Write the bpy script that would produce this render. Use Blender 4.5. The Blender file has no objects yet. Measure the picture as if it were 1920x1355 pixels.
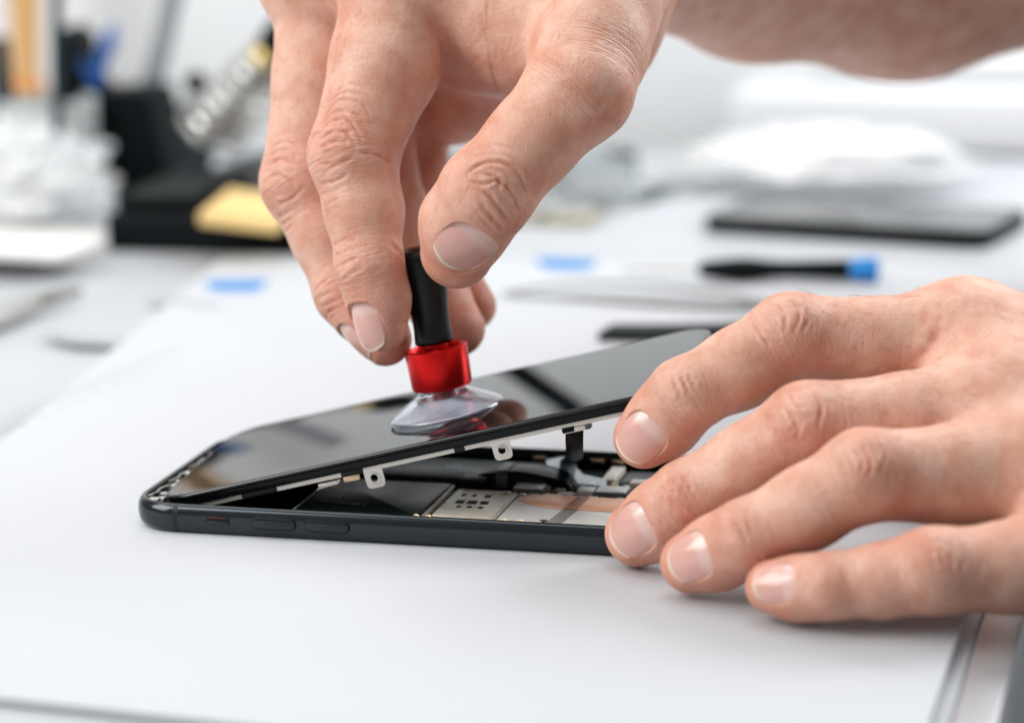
import bpy, bmesh, math, random
import numpy as np
from mathutils import Vector, Matrix, noise as mnoise
from mathutils.bvhtree import BVHTree

# ------------------------------------------------------------------ camera, light, exposure
S = 0.001                                   # all measures below are millimetres
sc = bpy.context.scene
CAM = np.array([257.540, -617.587, 185.743])
RGT = np.array([0.96864314, 0.24782776, -0.01765983])
UPV = np.array([-0.03657277, 0.21252773, 0.97647038])
FWD = np.array([-0.24574967, 0.94520546, -0.21492727])
FPX = 5366.7
cd = bpy.data.cameras.new('camera')
cam = bpy.data.objects.new('camera', cd)
sc.collection.objects.link(cam)
M = Matrix.Identity(4)
for i in range(3):
    M[i][0], M[i][1], M[i][2], M[i][3] = RGT[i], UPV[i], -FWD[i], CAM[i] * S
cam.matrix_world = M
cd.sensor_fit = 'HORIZONTAL'
cd.sensor_width = 36.0
cd.lens = FPX / 1920 * 36
cd.clip_start, cd.clip_end = 0.02, 50
cd.dof.use_dof = True
cd.dof.focus_distance = 0.667
cd.dof.aperture_fstop = 7.8
sc.camera = cam

world = bpy.data.worlds.new('World')
sc.world = world
world.use_nodes = True
bgn = world.node_tree.nodes['Background']
bgn.inputs[0].default_value = (0.90, 0.96, 1.0, 1)
bgn.inputs[1].default_value = 0.31

def area(name, loc, target, size, power, col):
    l = bpy.data.lights.new(name, 'AREA')
    l.shape = 'RECTANGLE'; l.size, l.size_y = size
    l.energy = power; l.color = col
    o = bpy.data.objects.new(name, l)
    sc.collection.objects.link(o)
    o.location = loc
    o.rotation_euler = (Vector(target) - Vector(loc)).to_track_quat('-Z', 'Y').to_euler()
    return o
area('ceiling_lamp', (-0.25, 0.25, 1.25), (-0.1, 0.72, 0.1), (1.3, 1.0), 9.0, (1.0, 0.985, 0.96))
area('front_fill', (-0.75, -0.5, 0.75), (0.08, 0.03, 0.05), (0.8, 0.8), 13.5, (1.0, 0.985, 0.965))  # unseen fill light, added to brighten the hands and phone interior
area('window_light', (0.52, 0.64, 0.50), (0.10, 0.15, 0.0), (0.6, 0.5), 8.5, (0.93, 0.97, 1.0))

vs = sc.view_settings
vs.view_transform = 'Standard'
vs.look = 'None'
vs.exposure = 0.1
vs.gamma = 1.0
vs.use_curve_mapping = False
sc.render.engine = 'CYCLES'
sc.cycles.use_denoising = True
sc.cycles.max_bounces = 10
sc.cycles.transparent_max_bounces = 12

# ------------------------------------------------------------------ measuring the place
def ray(u, v):
    return FWD + RGT * (u - 960) / FPX - UPV * (v - 677.5) / FPX
def at(u, v, d):                            # point measured d mm behind the plane of the suction tool
    return CAM + ray(u, v) * (697 + d)
def on(u, v, z):                            # point measured at height z above the mat
    r = ray(u, v)
    return CAM + r * ((z - CAM[2]) / r[2])

# ------------------------------------------------------------------ materials
MATS = {}
def mat(name, col, rough=0.5, metal=0.0, var=0.0, vscale=300, bump=0.0, bscale=2000, coat=0.0, ior=1.45,
        trans=0.0, sss=0.0, spec=0.5, alpha=1.0, stretch=None, rvar=0.06):
    m = bpy.data.materials.new(name); m.use_nodes = True
    nt = m.node_tree; b = nt.nodes['Principled BSDF']
    b.inputs['Base Color'].default_value = (*col, 1)
    b.inputs['Roughness'].default_value = rough
    b.inputs['Metallic'].default_value = metal
    b.inputs['IOR'].default_value = ior
    b.inputs['Coat Weight'].default_value = coat
    b.inputs['Coat Roughness'].default_value = 0.05
    b.inputs['Transmission Weight'].default_value = trans
    b.inputs['Specular IOR Level'].default_value = spec
    b.inputs['Alpha'].default_value = alpha
    if sss:
        b.inputs['Subsurface Weight'].default_value = sss
        b.inputs['Subsurface Radius'].default_value = (1, 0.6, 0.4)
        b.inputs['Subsurface Scale'].default_value = 0.002
    tc = nt.nodes.new('ShaderNodeTexCoord')
    src = tc.outputs['Object']
    if stretch:
        mp = nt.nodes.new('ShaderNodeMapping'); mp.inputs['Scale'].default_value = stretch
        nt.links.new(src, mp.inputs[0]); src = mp.outputs[0]
    if var or True:
        n = nt.nodes.new('ShaderNodeTexNoise'); n.inputs['Scale'].default_value = vscale
        n.inputs['Detail'].default_value = 5
        nt.links.new(src, n.inputs['Vector'])
        mr = nt.nodes.new('ShaderNodeMapRange')
        mr.inputs['From Min'].default_value = 0.3; mr.inputs['From Max'].default_value = 0.7
        mr.inputs['To Min'].default_value = max(0.02, rough - rvar); mr.inputs['To Max'].default_value = min(1, rough + rvar)
        nt.links.new(n.outputs[0], mr.inputs[0])
        nt.links.new(mr.outputs[0], b.inputs['Roughness'])
        if var:
            mx = nt.nodes.new('ShaderNodeMix'); mx.data_type = 'RGBA'
            mx.inputs[6].default_value = (*[c * (1 - var) for c in col], 1)
            mx.inputs[7].default_value = (*[min(1, c * (1 + var)) for c in col], 1)
            nt.links.new(n.outputs[0], mx.inputs[0])
            nt.links.new(mx.outputs[2], b.inputs['Base Color'])
    if bump:
        n2 = nt.nodes.new('ShaderNodeTexNoise'); n2.inputs['Scale'].default_value = bscale
        n2.inputs['Detail'].default_value = 3
        nt.links.new(src, n2.inputs['Vector'])
        bp = nt.nodes.new('ShaderNodeBump'); bp.inputs['Strength'].default_value = bump
        bp.inputs['Distance'].default_value = 0.0002
        nt.links.new(n2.outputs[0], bp.inputs['Height'])
        nt.links.new(bp.outputs[0], b.inputs['Normal'])
    MATS[name] = m
    return m

def skin_material():
    m = bpy.data.materials.new('skin'); m.use_nodes = True
    nt = m.node_tree; N = nt.nodes; Lk = nt.links
    b = N['Principled BSDF']
    tc = N.new('ShaderNodeTexCoord'); at_ = N.new('ShaderNodeAttribute'); at_.attribute_name = 'flush'
    def noise(scale, detail=4, rough=0.55):
        n = N.new('ShaderNodeTexNoise'); n.inputs['Scale'].default_value = scale
        n.inputs['Detail'].default_value = detail; n.inputs['Roughness'].default_value = rough
        Lk.new(tc.outputs['Object'], n.inputs['Vector']); return n
    def mix(fac, a, c, mode='MIX'):
        x = N.new('ShaderNodeMix'); x.data_type = 'RGBA'; x.blend_type = mode
        for s, val in ((0, fac), (6, a), (7, c)):
            if hasattr(val, 'default_value'): Lk.new(val, x.inputs[s])
            else: x.inputs[s].default_value = val
        return x.outputs[2]
    n1 = noise(130, 4); n2 = noise(900, 3); n3 = noise(45, 3)
    r1 = N.new('ShaderNodeMapRange'); r1.inputs[1].default_value = 0.35; r1.inputs[2].default_value = 0.68
    Lk.new(n1.outputs[0], r1.inputs[0])
    base = mix(r1.outputs[0], (0.60, 0.305, 0.21, 1), (0.74, 0.47, 0.365, 1))
    ad = N.new('ShaderNodeMath'); ad.operation = 'MULTIPLY_ADD'
    Lk.new(n3.outputs[0], ad.inputs[0]); ad.inputs[1].default_value = 0.5; ad.inputs[2].default_value = -0.22
    ad2 = N.new('ShaderNodeMath'); ad2.operation = 'ADD'; ad2.use_clamp = True
    Lk.new(ad.outputs[0], ad2.inputs[0]); Lk.new(at_.outputs['Fac'], ad2.inputs[1])
    c2 = mix(ad2.outputs[0], base, (0.60, 0.175, 0.11, 1))
    r2 = N.new('ShaderNodeMapRange'); r2.inputs[1].default_value = 0.56; r2.inputs[2].default_value = 0.75; r2.inputs[4].default_value = 0.35
    Lk.new(n2.outputs[0], r2.inputs[0])
    c3 = mix(r2.outputs[0], c2, (0.50, 0.20, 0.13, 1))
    Lk.new(c3, b.inputs['Base Color'])
    b.inputs['Subsurface Weight'].default_value = 0.16
    b.inputs['Subsurface Radius'].default_value = (1.0, 0.38, 0.2)
    b.inputs['Subsurface Scale'].default_value = 0.0022
    b.inputs['Specular IOR Level'].default_value = 0.38
    rr = N.new('ShaderNodeMapRange'); rr.inputs[3].default_value = 0.40; rr.inputs[4].default_value = 0.58
    Lk.new(n2.outputs[0], rr.inputs[0]); Lk.new(rr.outputs[0], b.inputs['Roughness'])
    # skin relief: fine polygonal lines and pores
    vo = N.new('ShaderNodeTexVoronoi'); vo.feature = 'DISTANCE_TO_EDGE'; vo.inputs['Scale'].default_value = 1050
    wp = N.new('ShaderNodeVectorMath'); wp.operation = 'MULTIPLY_ADD'
    wn = N.new('ShaderNodeTexNoise'); wn.inputs['Scale'].default_value = 700
    Lk.new(tc.outputs['Object'], wn.inputs['Vector'])
    Lk.new(wn.outputs['Color'], wp.inputs[0]); wp.inputs[1].default_value = (0.0008,) * 3
    Lk.new(tc.outputs['Object'], wp.inputs[2]); Lk.new(wp.outputs[0], vo.inputs['Vector'])
    rv = N.new('ShaderNodeMapRange'); rv.inputs[2].default_value = 0.18
    Lk.new(vo.outputs['Distance'], rv.inputs[0])
    b1 = N.new('ShaderNodeBump'); b1.inputs['Strength'].default_value = 0.30; b1.inputs['Distance'].default_value = 0.00012
    Lk.new(rv.outputs[0], b1.inputs['Height'])
    b2 = N.new('ShaderNodeBump'); b2.inputs['Strength'].default_value = 0.35; b2.inputs['Distance'].default_value = 0.00035
    n4 = noise(600, 4, 0.6)
    Lk.new(n4.outputs[0], b2.inputs['Height']); Lk.new(b1.outputs[0], b2.inputs['Normal'])
    # fine lines across the fingers
    al = N.new('ShaderNodeAttribute'); al.attribute_name = 'lie_along'; ro = N.new('ShaderNodeAttribute'); ro.attribute_name = 'lie_round'
    li = N.new('ShaderNodeAttribute'); li.attribute_name = 'lines'
    sx = N.new('ShaderNodeMath'); sx.operation = 'MULTIPLY'; sx.inputs[1].default_value = 0.16; Lk.new(ro.outputs['Fac'], sx.inputs[0])
    cb = N.new('ShaderNodeCombineXYZ'); Lk.new(al.outputs['Fac'], cb.inputs[0]); Lk.new(sx.outputs[0], cb.inputs[1])
    nl = N.new('ShaderNodeTexNoise'); nl.inputs['Scale'].default_value = 1.15; nl.inputs['Detail'].default_value = 3; nl.inputs['Distortion'].default_value = 0.6
    Lk.new(cb.outputs[0], nl.inputs['Vector'])
    rl = N.new('ShaderNodeMapRange'); rl.inputs[1].default_value = 0.36; rl.inputs[2].default_value = 0.56; Lk.new(nl.outputs[0], rl.inputs[0])
    b3 = N.new('ShaderNodeBump'); b3.inputs['Distance'].default_value = 0.00055
    ls = N.new('ShaderNodeMath'); ls.operation = 'MULTIPLY'; ls.inputs[1].default_value = 0.42; ls.use_clamp = True; Lk.new(li.outputs['Fac'], ls.inputs[0])
    Lk.new(ls.outputs[0], b3.inputs['Strength']); Lk.new(rl.outputs[0], b3.inputs['Height']); Lk.new(b2.outputs[0], b3.inputs['Normal'])
    Lk.new(b3.outputs[0], b.inputs['Normal'])
    MATS['skin'] = m
    return m
skin_material()

def nail_material():
    m = bpy.data.materials.new('nail'); m.use_nodes = True
    nt = m.node_tree; N = nt.nodes; Lk = nt.links; b = N['Principled BSDF']
    a = N.new('ShaderNodeAttribute'); a.attribute_name = 'along'
    cr = N.new('ShaderNodeValToRGB'); e = cr.color_ramp.elements
    e[0].position = 0.0; e[0].color = (0.74, 0.50, 0.44, 1)
    e[1].position = 1.0; e[1].color = (0.80, 0.66, 0.54, 1)
    for pos, c in ((0.20, (0.74, 0.50, 0.44, 1)), (0.32, (0.68, 0.38, 0.325, 1)), (0.72, (0.66, 0.36, 0.30, 1)),
                   (0.93, (0.64, 0.37, 0.30, 1)), (0.965, (0.78, 0.62, 0.50, 1))):
        x = e.new(pos); x.color = c
    Lk.new(a.outputs['Fac'], cr.inputs[0]); Lk.new(cr.outputs[0], b.inputs['Base Color'])
    b.inputs['Roughness'].default_value = 0.22
    b.inputs['Coat Weight'].default_value = 0.35; b.inputs['Coat Roughness'].default_value = 0.12
    b.inputs['Subsurface Weight'].default_value = 0.2
    b.inputs['Subsurface Radius'].default_value = (1, 0.4, 0.3)
    b.inputs['Subsurface Scale'].default_value = 0.0015
    MATS['nail'] = m
nail_material()

# ------------------------------------------------------------------ building helpers
COL = sc.collection
def thing(name, label, cat, base, group=None, kind=None):
    o = bpy.data.objects.new(name, None); COL.objects.link(o)
    o.empty_display_size = 0.01
    o.location = Vector(base) * S
    o['label'] = label; o['category'] = cat
    o['_b'] = [float(x) for x in base]
    if group: o['group'] = group
    if kind: o['kind'] = kind
    return o
def tag(o, label, cat=None, group=None, kind=None):
    o['label'] = label
    if cat: o['category'] = cat
    if group: o['group'] = group
    if kind: o['kind'] = kind
    return o
def base_of(o):
    return np.array(list(o['_b'])) if (o is not None and '_b' in o) else np.zeros(3)
def mk(name, V, F, m, parent=None, smooth=True, base=None, auto=40):
    """one mesh object; V in world millimetres"""
    V = np.asarray(V, float)
    b = base_of(parent) if parent is not None else (np.array(base, float) if base is not None else V.min(0) * [.5, .5, 1] + V.max(0) * [.5, .5, 0])
    me = bpy.data.meshes.new(name)
    me.from_pydata(((V - b) * S).tolist(), [], [list(map(int, f)) for f in F])
    me.validate(); me.update()
    if smooth:
        me.polygons.foreach_set('use_smooth', [True] * len(me.polygons))
        if auto: me.set_sharp_from_angle(angle=math.radians(auto))
    if m: me.materials.append(MATS[m])
    o = bpy.data.objects.new(name, me); COL.objects.link(o)
    o['_b'] = b.tolist()
    if parent is not None: o.parent = parent
    else: o.location = Vector(b) * S
    return o
class MB:
    """collects shapes for ONE piece"""
    def __init__(s): s.V = []; s.F = []
    def add(s, V, F):
        n = len(s.V); s.V += [list(map(float, v)) for v in V]; s.F += [[i + n for i in f] for f in F]; return s
    def build(s, name, m, parent=None, smooth=True, **k): return mk(name, s.V, s.F, m, parent, smooth, **k)
def rrect(w, h, r, n=8, cx=0, cy=0):
    out = []
    for (sx, sy, a0) in ((1, 1, 0), (-1, 1, 90), (-1, -1, 180), (1, -1, 270)):
        for k in range(n + 1):
            a = math.radians(a0 + 90 * k / n)
            out.append((cx + sx * (w / 2 - r) + r * math.cos(a), cy + sy * (h / 2 - r) + r * math.sin(a)))
    return np.array(out)
def loft(rings, close_first=True, close_last=True):
    n = len(rings[0]); V = np.concatenate([np.asarray(r) for r in rings]); F = []
    for k in range(len(rings) - 1):
        for i in range(n):
            j = (i + 1) % n
            F.append([k * n + i, k * n + j, (k + 1) * n + j, (k + 1) * n + i])
    if close_first: F.append(list(range(n))[::-1])
    if close_last: F.append([(len(rings) - 1) * n + i for i in range(n)])
    return V, F
def slab(outline, z0, z1, bev=0.3):
    """rounded-edge plate from an outline (k,2)"""
    o = np.asarray(outline, float); c = o.mean(0)
    def ins(d):
        nx = np.roll(o, -1, 0) - np.roll(o, 1, 0); nn = np.stack([nx[:, 1], -nx[:, 0]], 1)
        nn /= np.linalg.norm(nn, axis=1)[:, None] + 1e-9
        return o - nn * d
    rings = []
    for d, z in ((bev, z0), (bev * .3, z0 + bev * .3), (0, z0 + bev), (0, z1 - bev), (bev * .3, z1 - bev * .3), (bev, z1)):
        p = ins(d); rings.append(np.column_stack([p, np.full(len(p), z)]))
    return loft(rings)
def box(c, s, bev=0.3, M3=None):
    V, F = slab(rrect(s[0], s[1], min(bev * 1.2 + .01, s[0] / 2.2, s[1] / 2.2), 2), -s[2] / 2, s[2] / 2, min(bev, s[2] / 3))
    if M3 is not None: V = V @ np.asarray(M3).T
    return V + np.asarray(c, float), F
def frame_of(ax, hint=(0, 0, 1)):
    ax = np.asarray(ax, float); ax = ax / np.linalg.norm(ax)
    h = np.asarray(hint, float); h = h - ax * (h @ ax)
    if np.linalg.norm(h) < 1e-6: h = np.array([1., 0, 0]) - ax * ax[0]
    h /= np.linalg.norm(h)
    return ax, h, np.cross(ax, h)
def lathe(prof, base, axis, n=48, closed_ends=True):
    ax, h, l = frame_of(axis, (0.3, 1, 0.1)); rings = []
    for r, t in prof:
        a = np.linspace(0, 2 * np.pi, n, endpoint=False)
        rings.append(np.asarray(base) + ax * t + r * (np.cos(a)[:, None] * h + np.sin(a)[:, None] * l))
    return loft(rings, closed_ends, closed_ends)
def tube(pts, r, n=10):
    pts = np.asarray(pts, float); rings = []
    rr = r if hasattr(r, '__len__') else [r] * len(pts)
    prev = None
    for i in range(len(pts)):
        t = pts[min(i + 1, len(pts) - 1)] - pts[max(i - 1, 0)]
        ax, h, l = frame_of(t, prev if prev is not None else (0.12, 0.2, 1))
        prev = h
        a = np.linspace(0, 2 * np.pi, n, endpoint=False)
        rings.append(pts[i] + rr[i] * (np.cos(a)[:, None] * h + np.sin(a)[:, None] * l))
    return loft(rings)
def ribbon(pts, w, t, wdir):
    """flat flexible strip along pts, width along wdir"""
    pts = np.asarray(pts, float); rings = []
    wd = np.asarray(wdir, float); wd = wd / np.linalg.norm(wd)
    for i in range(len(pts)):
        tg = pts[min(i + 1, len(pts) - 1)] - pts[max(i - 1, 0)]
        tg /= np.linalg.norm(tg); nn = np.cross(tg, wd); nn /= np.linalg.norm(nn)
        p = pts[i]
        rings.append([p + wd * w / 2 + nn * t / 2, p - wd * w / 2 + nn * t / 2, p - wd * w / 2 - nn * t / 2, p + wd * w / 2 - nn * t / 2])
    return loft(rings)
def spline(pts, n=8):
    """Catmull-Rom through pts"""
    P = np.asarray(pts, float); P = np.vstack([2 * P[0] - P[1], P, 2 * P[-1] - P[-2]]); out = []
    for i in range(1, len(P) - 2):
        for k in range(n):
            t = k / n; a, b, c, d = P[i - 1:i + 3]
            out.append(.5 * ((2 * b) + (c - a) * t + (2 * a - 5 * b + 4 * c - d) * t * t + (3 * b - a - 3 * c + d) * t ** 3))
    out.append(P[-2]); return np.array(out)
# ------------------------------------------------------------------ materials of the place
mat('mat_white', (0.54, 0.553, 0.578), 0.55, var=0.02, vscale=18, bump=0.12, bscale=2600)
mat('mat_print', (0.36, 0.375, 0.405), 0.6)
mat('blue_print', (0.015, 0.20, 0.52), 0.6)
mat('bench_top', (0.49, 0.505, 0.53), 0.42, var=0.05, vscale=12, bump=0.08, bscale=900)
mat('bench_trim', (0.60, 0.61, 0.63), 0.35, metal=0.6, var=0.04, stretch=(1, 30, 1))
mat('floor_dark', (0.014, 0.022, 0.026), 0.9, var=0.2, vscale=4, spec=0.0)
mat('wall_paint', (0.86, 0.885, 0.90), 0.85, var=0.03, vscale=5, bump=0.1, bscale=400)
mat('hair', (0.24, 0.14, 0.085), 0.5)
mat('tweezer_steel', (0.34, 0.34, 0.33), 0.4, metal=0.5)
mat('ledge_grey', (0.72, 0.73, 0.75), 0.6, var=0.05, vscale=8)
mat('black_plastic', (0.005, 0.007, 0.008), 0.45, var=0.2, vscale=200, spec=.08)
mat('slate_plastic', (0.02, 0.035, 0.045), 0.5, var=0.2, spec=.3)
mat('sponge_yellow', (0.74, 0.52, 0.22), 0.95, var=0.15, vscale=500, bump=0.9, bscale=900)
mat('steel', (0.62, 0.61, 0.58), 0.28, metal=1.0, var=0.08)
mat('brass', (0.62, 0.47, 0.20), 0.35, metal=1.0, var=0.1)
mat('cable_grey', (0.27, 0.28, 0.30), 0.5)
mat('pale_plastic', (0.55, 0.58, 0.58), 0.5, var=0.05)
mat('white_plastic', (0.75, 0.76, 0.77), 0.45, var=0.03)
mat('wood', (0.66, 0.38, 0.15), 0.6, var=0.15, stretch=(1, 1, .1))
mat('orange_band', (0.60, 0.25, 0.05), 0.45, var=0.1)
mat('bristle', (0.22, 0.22, 0.23), 0.8, var=0.2)
mat('blue_plastic', (0.01, 0.11, 0.42), 0.4, var=0.1)
mat('cap_blue', (0.01, 0.22, 0.60), 0.35, var=0.1)
mat('bag_film', (0.93, 0.94, 0.95), 0.16, alpha=0.62, coat=1.0, bump=0.2, bscale=300)
mat('bag_film_cyan', (0.66, 0.70, 0.72), 0.25, alpha=0.4, coat=0.5)
mat('glass_black', (0.006, 0.008, 0.010), 0.03, ior=2.1, rvar=0.0)
mat('board_green', (0.05, 0.075, 0.06), 0.5, var=0.3, vscale=600)
mat('board_tan', (0.33, 0.29, 0.21), 0.5, var=0.3, vscale=500)
mat('card_cream', (0.60, 0.55, 0.46), 0.7, var=0.1)
def glow(name, col, st):
    m = bpy.data.materials.new(name); m.use_nodes = True; nt = m.node_tree
    nt.nodes.remove(nt.nodes['Principled BSDF']); e = nt.nodes.new('ShaderNodeEmission')
    e.inputs[0].default_value = (*col, 1); e.inputs[1].default_value = st
    nt.links.new(e.outputs[0], nt.nodes['Material Output'].inputs[0]); MATS[name] = m
glow('daylight', (0.95, 0.98, 1.0), 1.15)

# ------------------------------------------------------------------ the bench, wall and window
ZT = -2.3
def ony(u, v, y):
    r = ray(u, v); return CAM + r * ((y - CAM[1]) / r[1])
def struct(name, mb, m, label=None):
    o = mb.build(name, m); o['kind'] = 'structure'
    if label: o['label'] = label
    return o
struct('floor', MB().add(*box((0, 0, -760), (6000, 6000, 20), 1)), 'floor_dark', 'dark floor below the bench edge')
bench = thing('workbench', 'light grey workbench top with a metal edge strip on its right side', 'workbench', (-250, 150, ZT - 30), kind='structure')
MB().add(*box((-247, 120, ZT - 15), (906, 1060, 30), .6)).build('bench_top', 'bench_top', bench)
MB().add(*box((210.6, 120, ZT - 15.4), (9.0, 1060, 30), .8)).build('edge_strip', 'bench_trim', bench)
struct('wall', MB().add(*box((-200, 720, 300), (3200, 20, 2200), 1)), 'wall_paint', 'pale grey painted wall behind the bench')
struct('window_ledge', MB().add(*box((470, 682, 11), (880, 55, 27), 3)), 'ledge_grey', 'pale grey ledge under the window')
win = thing('window', 'bright daylit window above the ledge behind the forearm', 'window', (480, 705, 26), kind='structure')
MB().add(*box((480, 705, 350), (800, 4, 640), .5)).build('pane', 'daylight', win)
fm = MB()
for c, s in (((480, 702, 32), (836, 14, 12)), ((480, 702, 678), (836, 14, 20)), ((71, 702, 353), (18, 14, 628)), ((889, 702, 353), (18, 14, 628))): fm.add(*box(c, s, 1.5))
fm.build('frame', 'white_plastic', win)

# ------------------------------------------------------------------ the white mat
wm = thing('work_mat', 'large white mat with rounded corner and faint printed marks under the phone', 'mat', (70, 100, ZT))
poly = [(-42, -112), (203, -135), (203, 374)]
for k in range(7):
    a = math.radians(90 + 85 * k / 6); poly.append((-92 + 11 * math.cos(a), 349 + 11 * math.sin(a)))
dense = []
for i in range(len(poly)):
    a, b = np.array(poly[i]), np.array(poly[(i + 1) % len(poly)]); n = max(1, int(np.linalg.norm(b - a) / 60))
    dense += [a + (b - a) * k / n for k in range(n)]
V, F = slab(np.array(dense), ZT + .02, 0, .5)
mk('sheet', V, F, 'mat_white', wm)
def flat(name, m, par, px, z, t=.06):
    P = np.array([on(u, v, z)[:2] for u, v in px]); 
    if np.cross(P[1] - P[0], P[2] - P[1]) < 0: P = P[::-1]
    return MB().add(*loft([np.column_stack([P, np.full(len(P), z)]), np.column_stack([P, np.full(len(P), z + t)])])).build(name, m, par, False)
for px in ([(382, 533), (395, 526), (505, 525), (492, 540), (470, 547), (400, 545)],):
    flat('blue_mark', 'blue_print', wm, px, .02)
bm2 = flat('blue_label', 'blue_print', None, [(1003, 487), (1020, 484), (1118, 488), (1112, 502), (1080, 506), (1020, 503)], .05)
tag(bm2, 'small flat blue sticker lying beyond the thumb', 'sticker')
for px in ([(80, 628), (90, 622), (240, 637), (225, 646), (140, 645)], [(275, 562), (290, 556), (425, 572), (400, 578)]):
    flat('printed_mark', 'mat_print', wm, px, .02)
A_, B_ = on(-20, 800, 0), on(330, 652, 0)
for k in range(22):
    t = k / 21; c = A_ * (1 - t) + B_ * t
    MB().add(*box(c + [0, 0, .03], (4.5, 1.2, .06), .01)).build('printed_mark', 'mat_print', wm, False)
    if k % 2: MB().add(*box(c + [7.5, -.6, .03], (3.0, 1.0, .06), .01)).build('printed_mark', 'mat_print', wm, False)
# ------------------------------------------------------------------ the phone
mat('housing', (0.046, 0.053, 0.059), 0.17, metal=0.9, rvar=0.0)
mat('band', (0.006, 0.008, 0.010), 0.5)
mat('key_black', (0.042, 0.048, 0.053), 0.20, metal=0.9, rvar=0.0)
mat('gap_black', (0.002, 0.002, 0.002), 0.7)
mat('red_mark', (0.10, 0.012, 0.012), 0.4)
mat('gasket', (0.010, 0.011, 0.012), 0.35, bump=0.3, bscale=1500, spec=.3)
mat('battery_black', (0.006, 0.010, 0.010), 0.32, var=0.2, vscale=60, spec=.16)
mat('battery_film', (0.012, 0.022, 0.024), 0.34, spec=.2, rvar=0.0)
mat('print_grey', (0.22, 0.26, 0.27), 0.5)
mat('print_white', (0.55, 0.55, 0.53), 0.5)
mat('shield_warm', (0.82, 0.74, 0.62), 0.36, metal=0.25, var=0.10, vscale=250, bump=0.1)
mat('shield_grey', (0.68, 0.66, 0.62), 0.40, metal=0.25, var=0.10, vscale=200, bump=0.1)
mat('copper', (0.90, 0.47, 0.30), 0.42, metal=0.2, var=0.10, vscale=160, bump=0.5, bscale=350)
mat('copper_dark', (0.36, 0.17, 0.10), 0.5, metal=0.3)
mat('tape_grey', (0.20, 0.19, 0.17), 0.5)
mat('logic_board', (0.004, 0.008, 0.008), 0.4, var=0.4, vscale=800, spec=.15)
mat('chip_grey', (0.62, 0.62, 0.60), 0.42, metal=0.2, var=0.1, vscale=400)
mat('chip_dark', (0.07, 0.075, 0.08), 0.4, var=0.1)
mat('chip_cream', (0.70, 0.65, 0.58), 0.45, metal=0.2, var=0.1)
mat('flex_black', (0.003, 0.005, 0.006), 0.3, spec=.1, rvar=0.0)
mat('flex_grey', (0.05, 0.055, 0.06), 0.35)
mat('film_clear', (0.62, 0.74, 0.80), 0.12, alpha=0.45, coat=1.0)
mat('gold', (0.72, 0.52, 0.33), 0.35, metal=0.9)
mat('frame_metal', (0.66, 0.61, 0.55), 0.38, metal=0.6, var=0.08, vscale=300)
mat('screen_glass', (0.004, 0.005, 0.006), 0.025, ior=1.52, rvar=0.0)
mat('bezel', (0.004, 0.006, 0.007), 0.3, spec=.25)

PL, PW = 138.0, 70.9
ph = thing('smartphone', 'opened black smartphone lying on the white mat with its inner parts showing', 'phone', (69, 35.45, 0))
def ring(i, z, r=12.0, n=12):
    o = rrect(PL - 2 * i, PW - 2 * i, max(r - i, 1), n, PL / 2, PW / 2)
    return np.column_stack([o, np.full(len(o), z)])
prof = [(4.0, .05), (2.2, .12), (1.15, .5), (.45, 1.2), (.1, 2.2), (0, 3.1), (0, 4.5), (.12, 5.4), (.5, 6.3), (1.0, 6.85), (1.35, 7.05), (1.6, 7.1),
        (2.0, 7.05), (2.15, 6.9), (2.2, 6.4), (2.25, 1.3)]
V, F = loft([ring(i, z) for i, z in prof])
mk('housing', V, F, 'housing', ph, True, auto=60)
def yside(z):      # how far the rounded flank stands back at height z
    zs = [p[1] for p in prof[1:12]]; ys = [p[0] for p in prof[1:12]]
    return np.interp(z, zs, ys)
for x0, sgn in ((13.2, 1), (PL - 13.2, 1)):
    rings = []
    for z in np.linspace(.5, 7.0, 18):
        y = yside(z); rings.append([(x0 - .65, y - .03, z), (x0 + .65, y - .03, z), (x0 + .65, y + .3, z), (x0 - .65, y + .3, z)])
    V, F = loft(rings); mk('antenna_band', V, F, 'band', ph)
def key(xc, zc, w, h, y0, y1, m, name, par, bev=.12):
    o = rrect(w, h, h / 2 - .001, 8)
    V, F = slab(o, 0, y1 - y0, bev)
    return mk(name, np.column_stack([V[:, 0] + xc, y1 - V[:, 2], V[:, 1] + zc]), [f[::-1] for f in F], m, par)
sw = key(24.0, 3.85, 6.2, 2.35, -.035, .5, 'gap_black', 'mute_switch', ph, .01)
key(24.0, 3.45, 5.5, 1.3, -.30, .4, 'key_black', 'slider', sw)
MB().add(*box((24.0, -.06, 4.5), (4.4, .06, .28), .01)).build('red_strip', 'red_mark', sw)
for xc in (38.0, 51.3):
    g = key(xc, 3.85, 11.5, 3.3, -.03, .6, 'gap_black', 'volume_button', ph, .01)
    key(xc, 3.85, 10.8, 2.6, -.55, .4, 'key_black', 'button_face', g, .28)
# inner ledge, gasket and small fittings at the open end
V, F = loft([ring(2.3, 5.2), ring(2.3, 5.9), ring(3.2, 5.95), ring(3.3, 5.2)], False, False); mk('gasket', V, F, 'gasket', ph)
rg = random.Random(5)
for k in range(15):
    y = 7 + k * 4.0; h = 5.2 + rg.random() * 1.4; w = 1.2 + rg.random() * 1.6
    MB().add(*box((4.6 + rg.random() * .9, y, h / 2 + .6), (1.6 + rg.random(), w, h), .25)).build('clip', rg.choice(['shield_grey', 'steel', 'flex_black', 'gasket', 'steel']), ph)
for k in range(4):
    V, F = tube(spline([(2.9, 9 + k * 14, 6.4), (4.2, 12 + k * 14, 6.8), (3.4, 16 + k * 14, 6.5), (4.6, 19 + k * 14, 6.7)], 5), .26, 6); mk('spring_contact', V, F, 'steel', ph)
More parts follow.
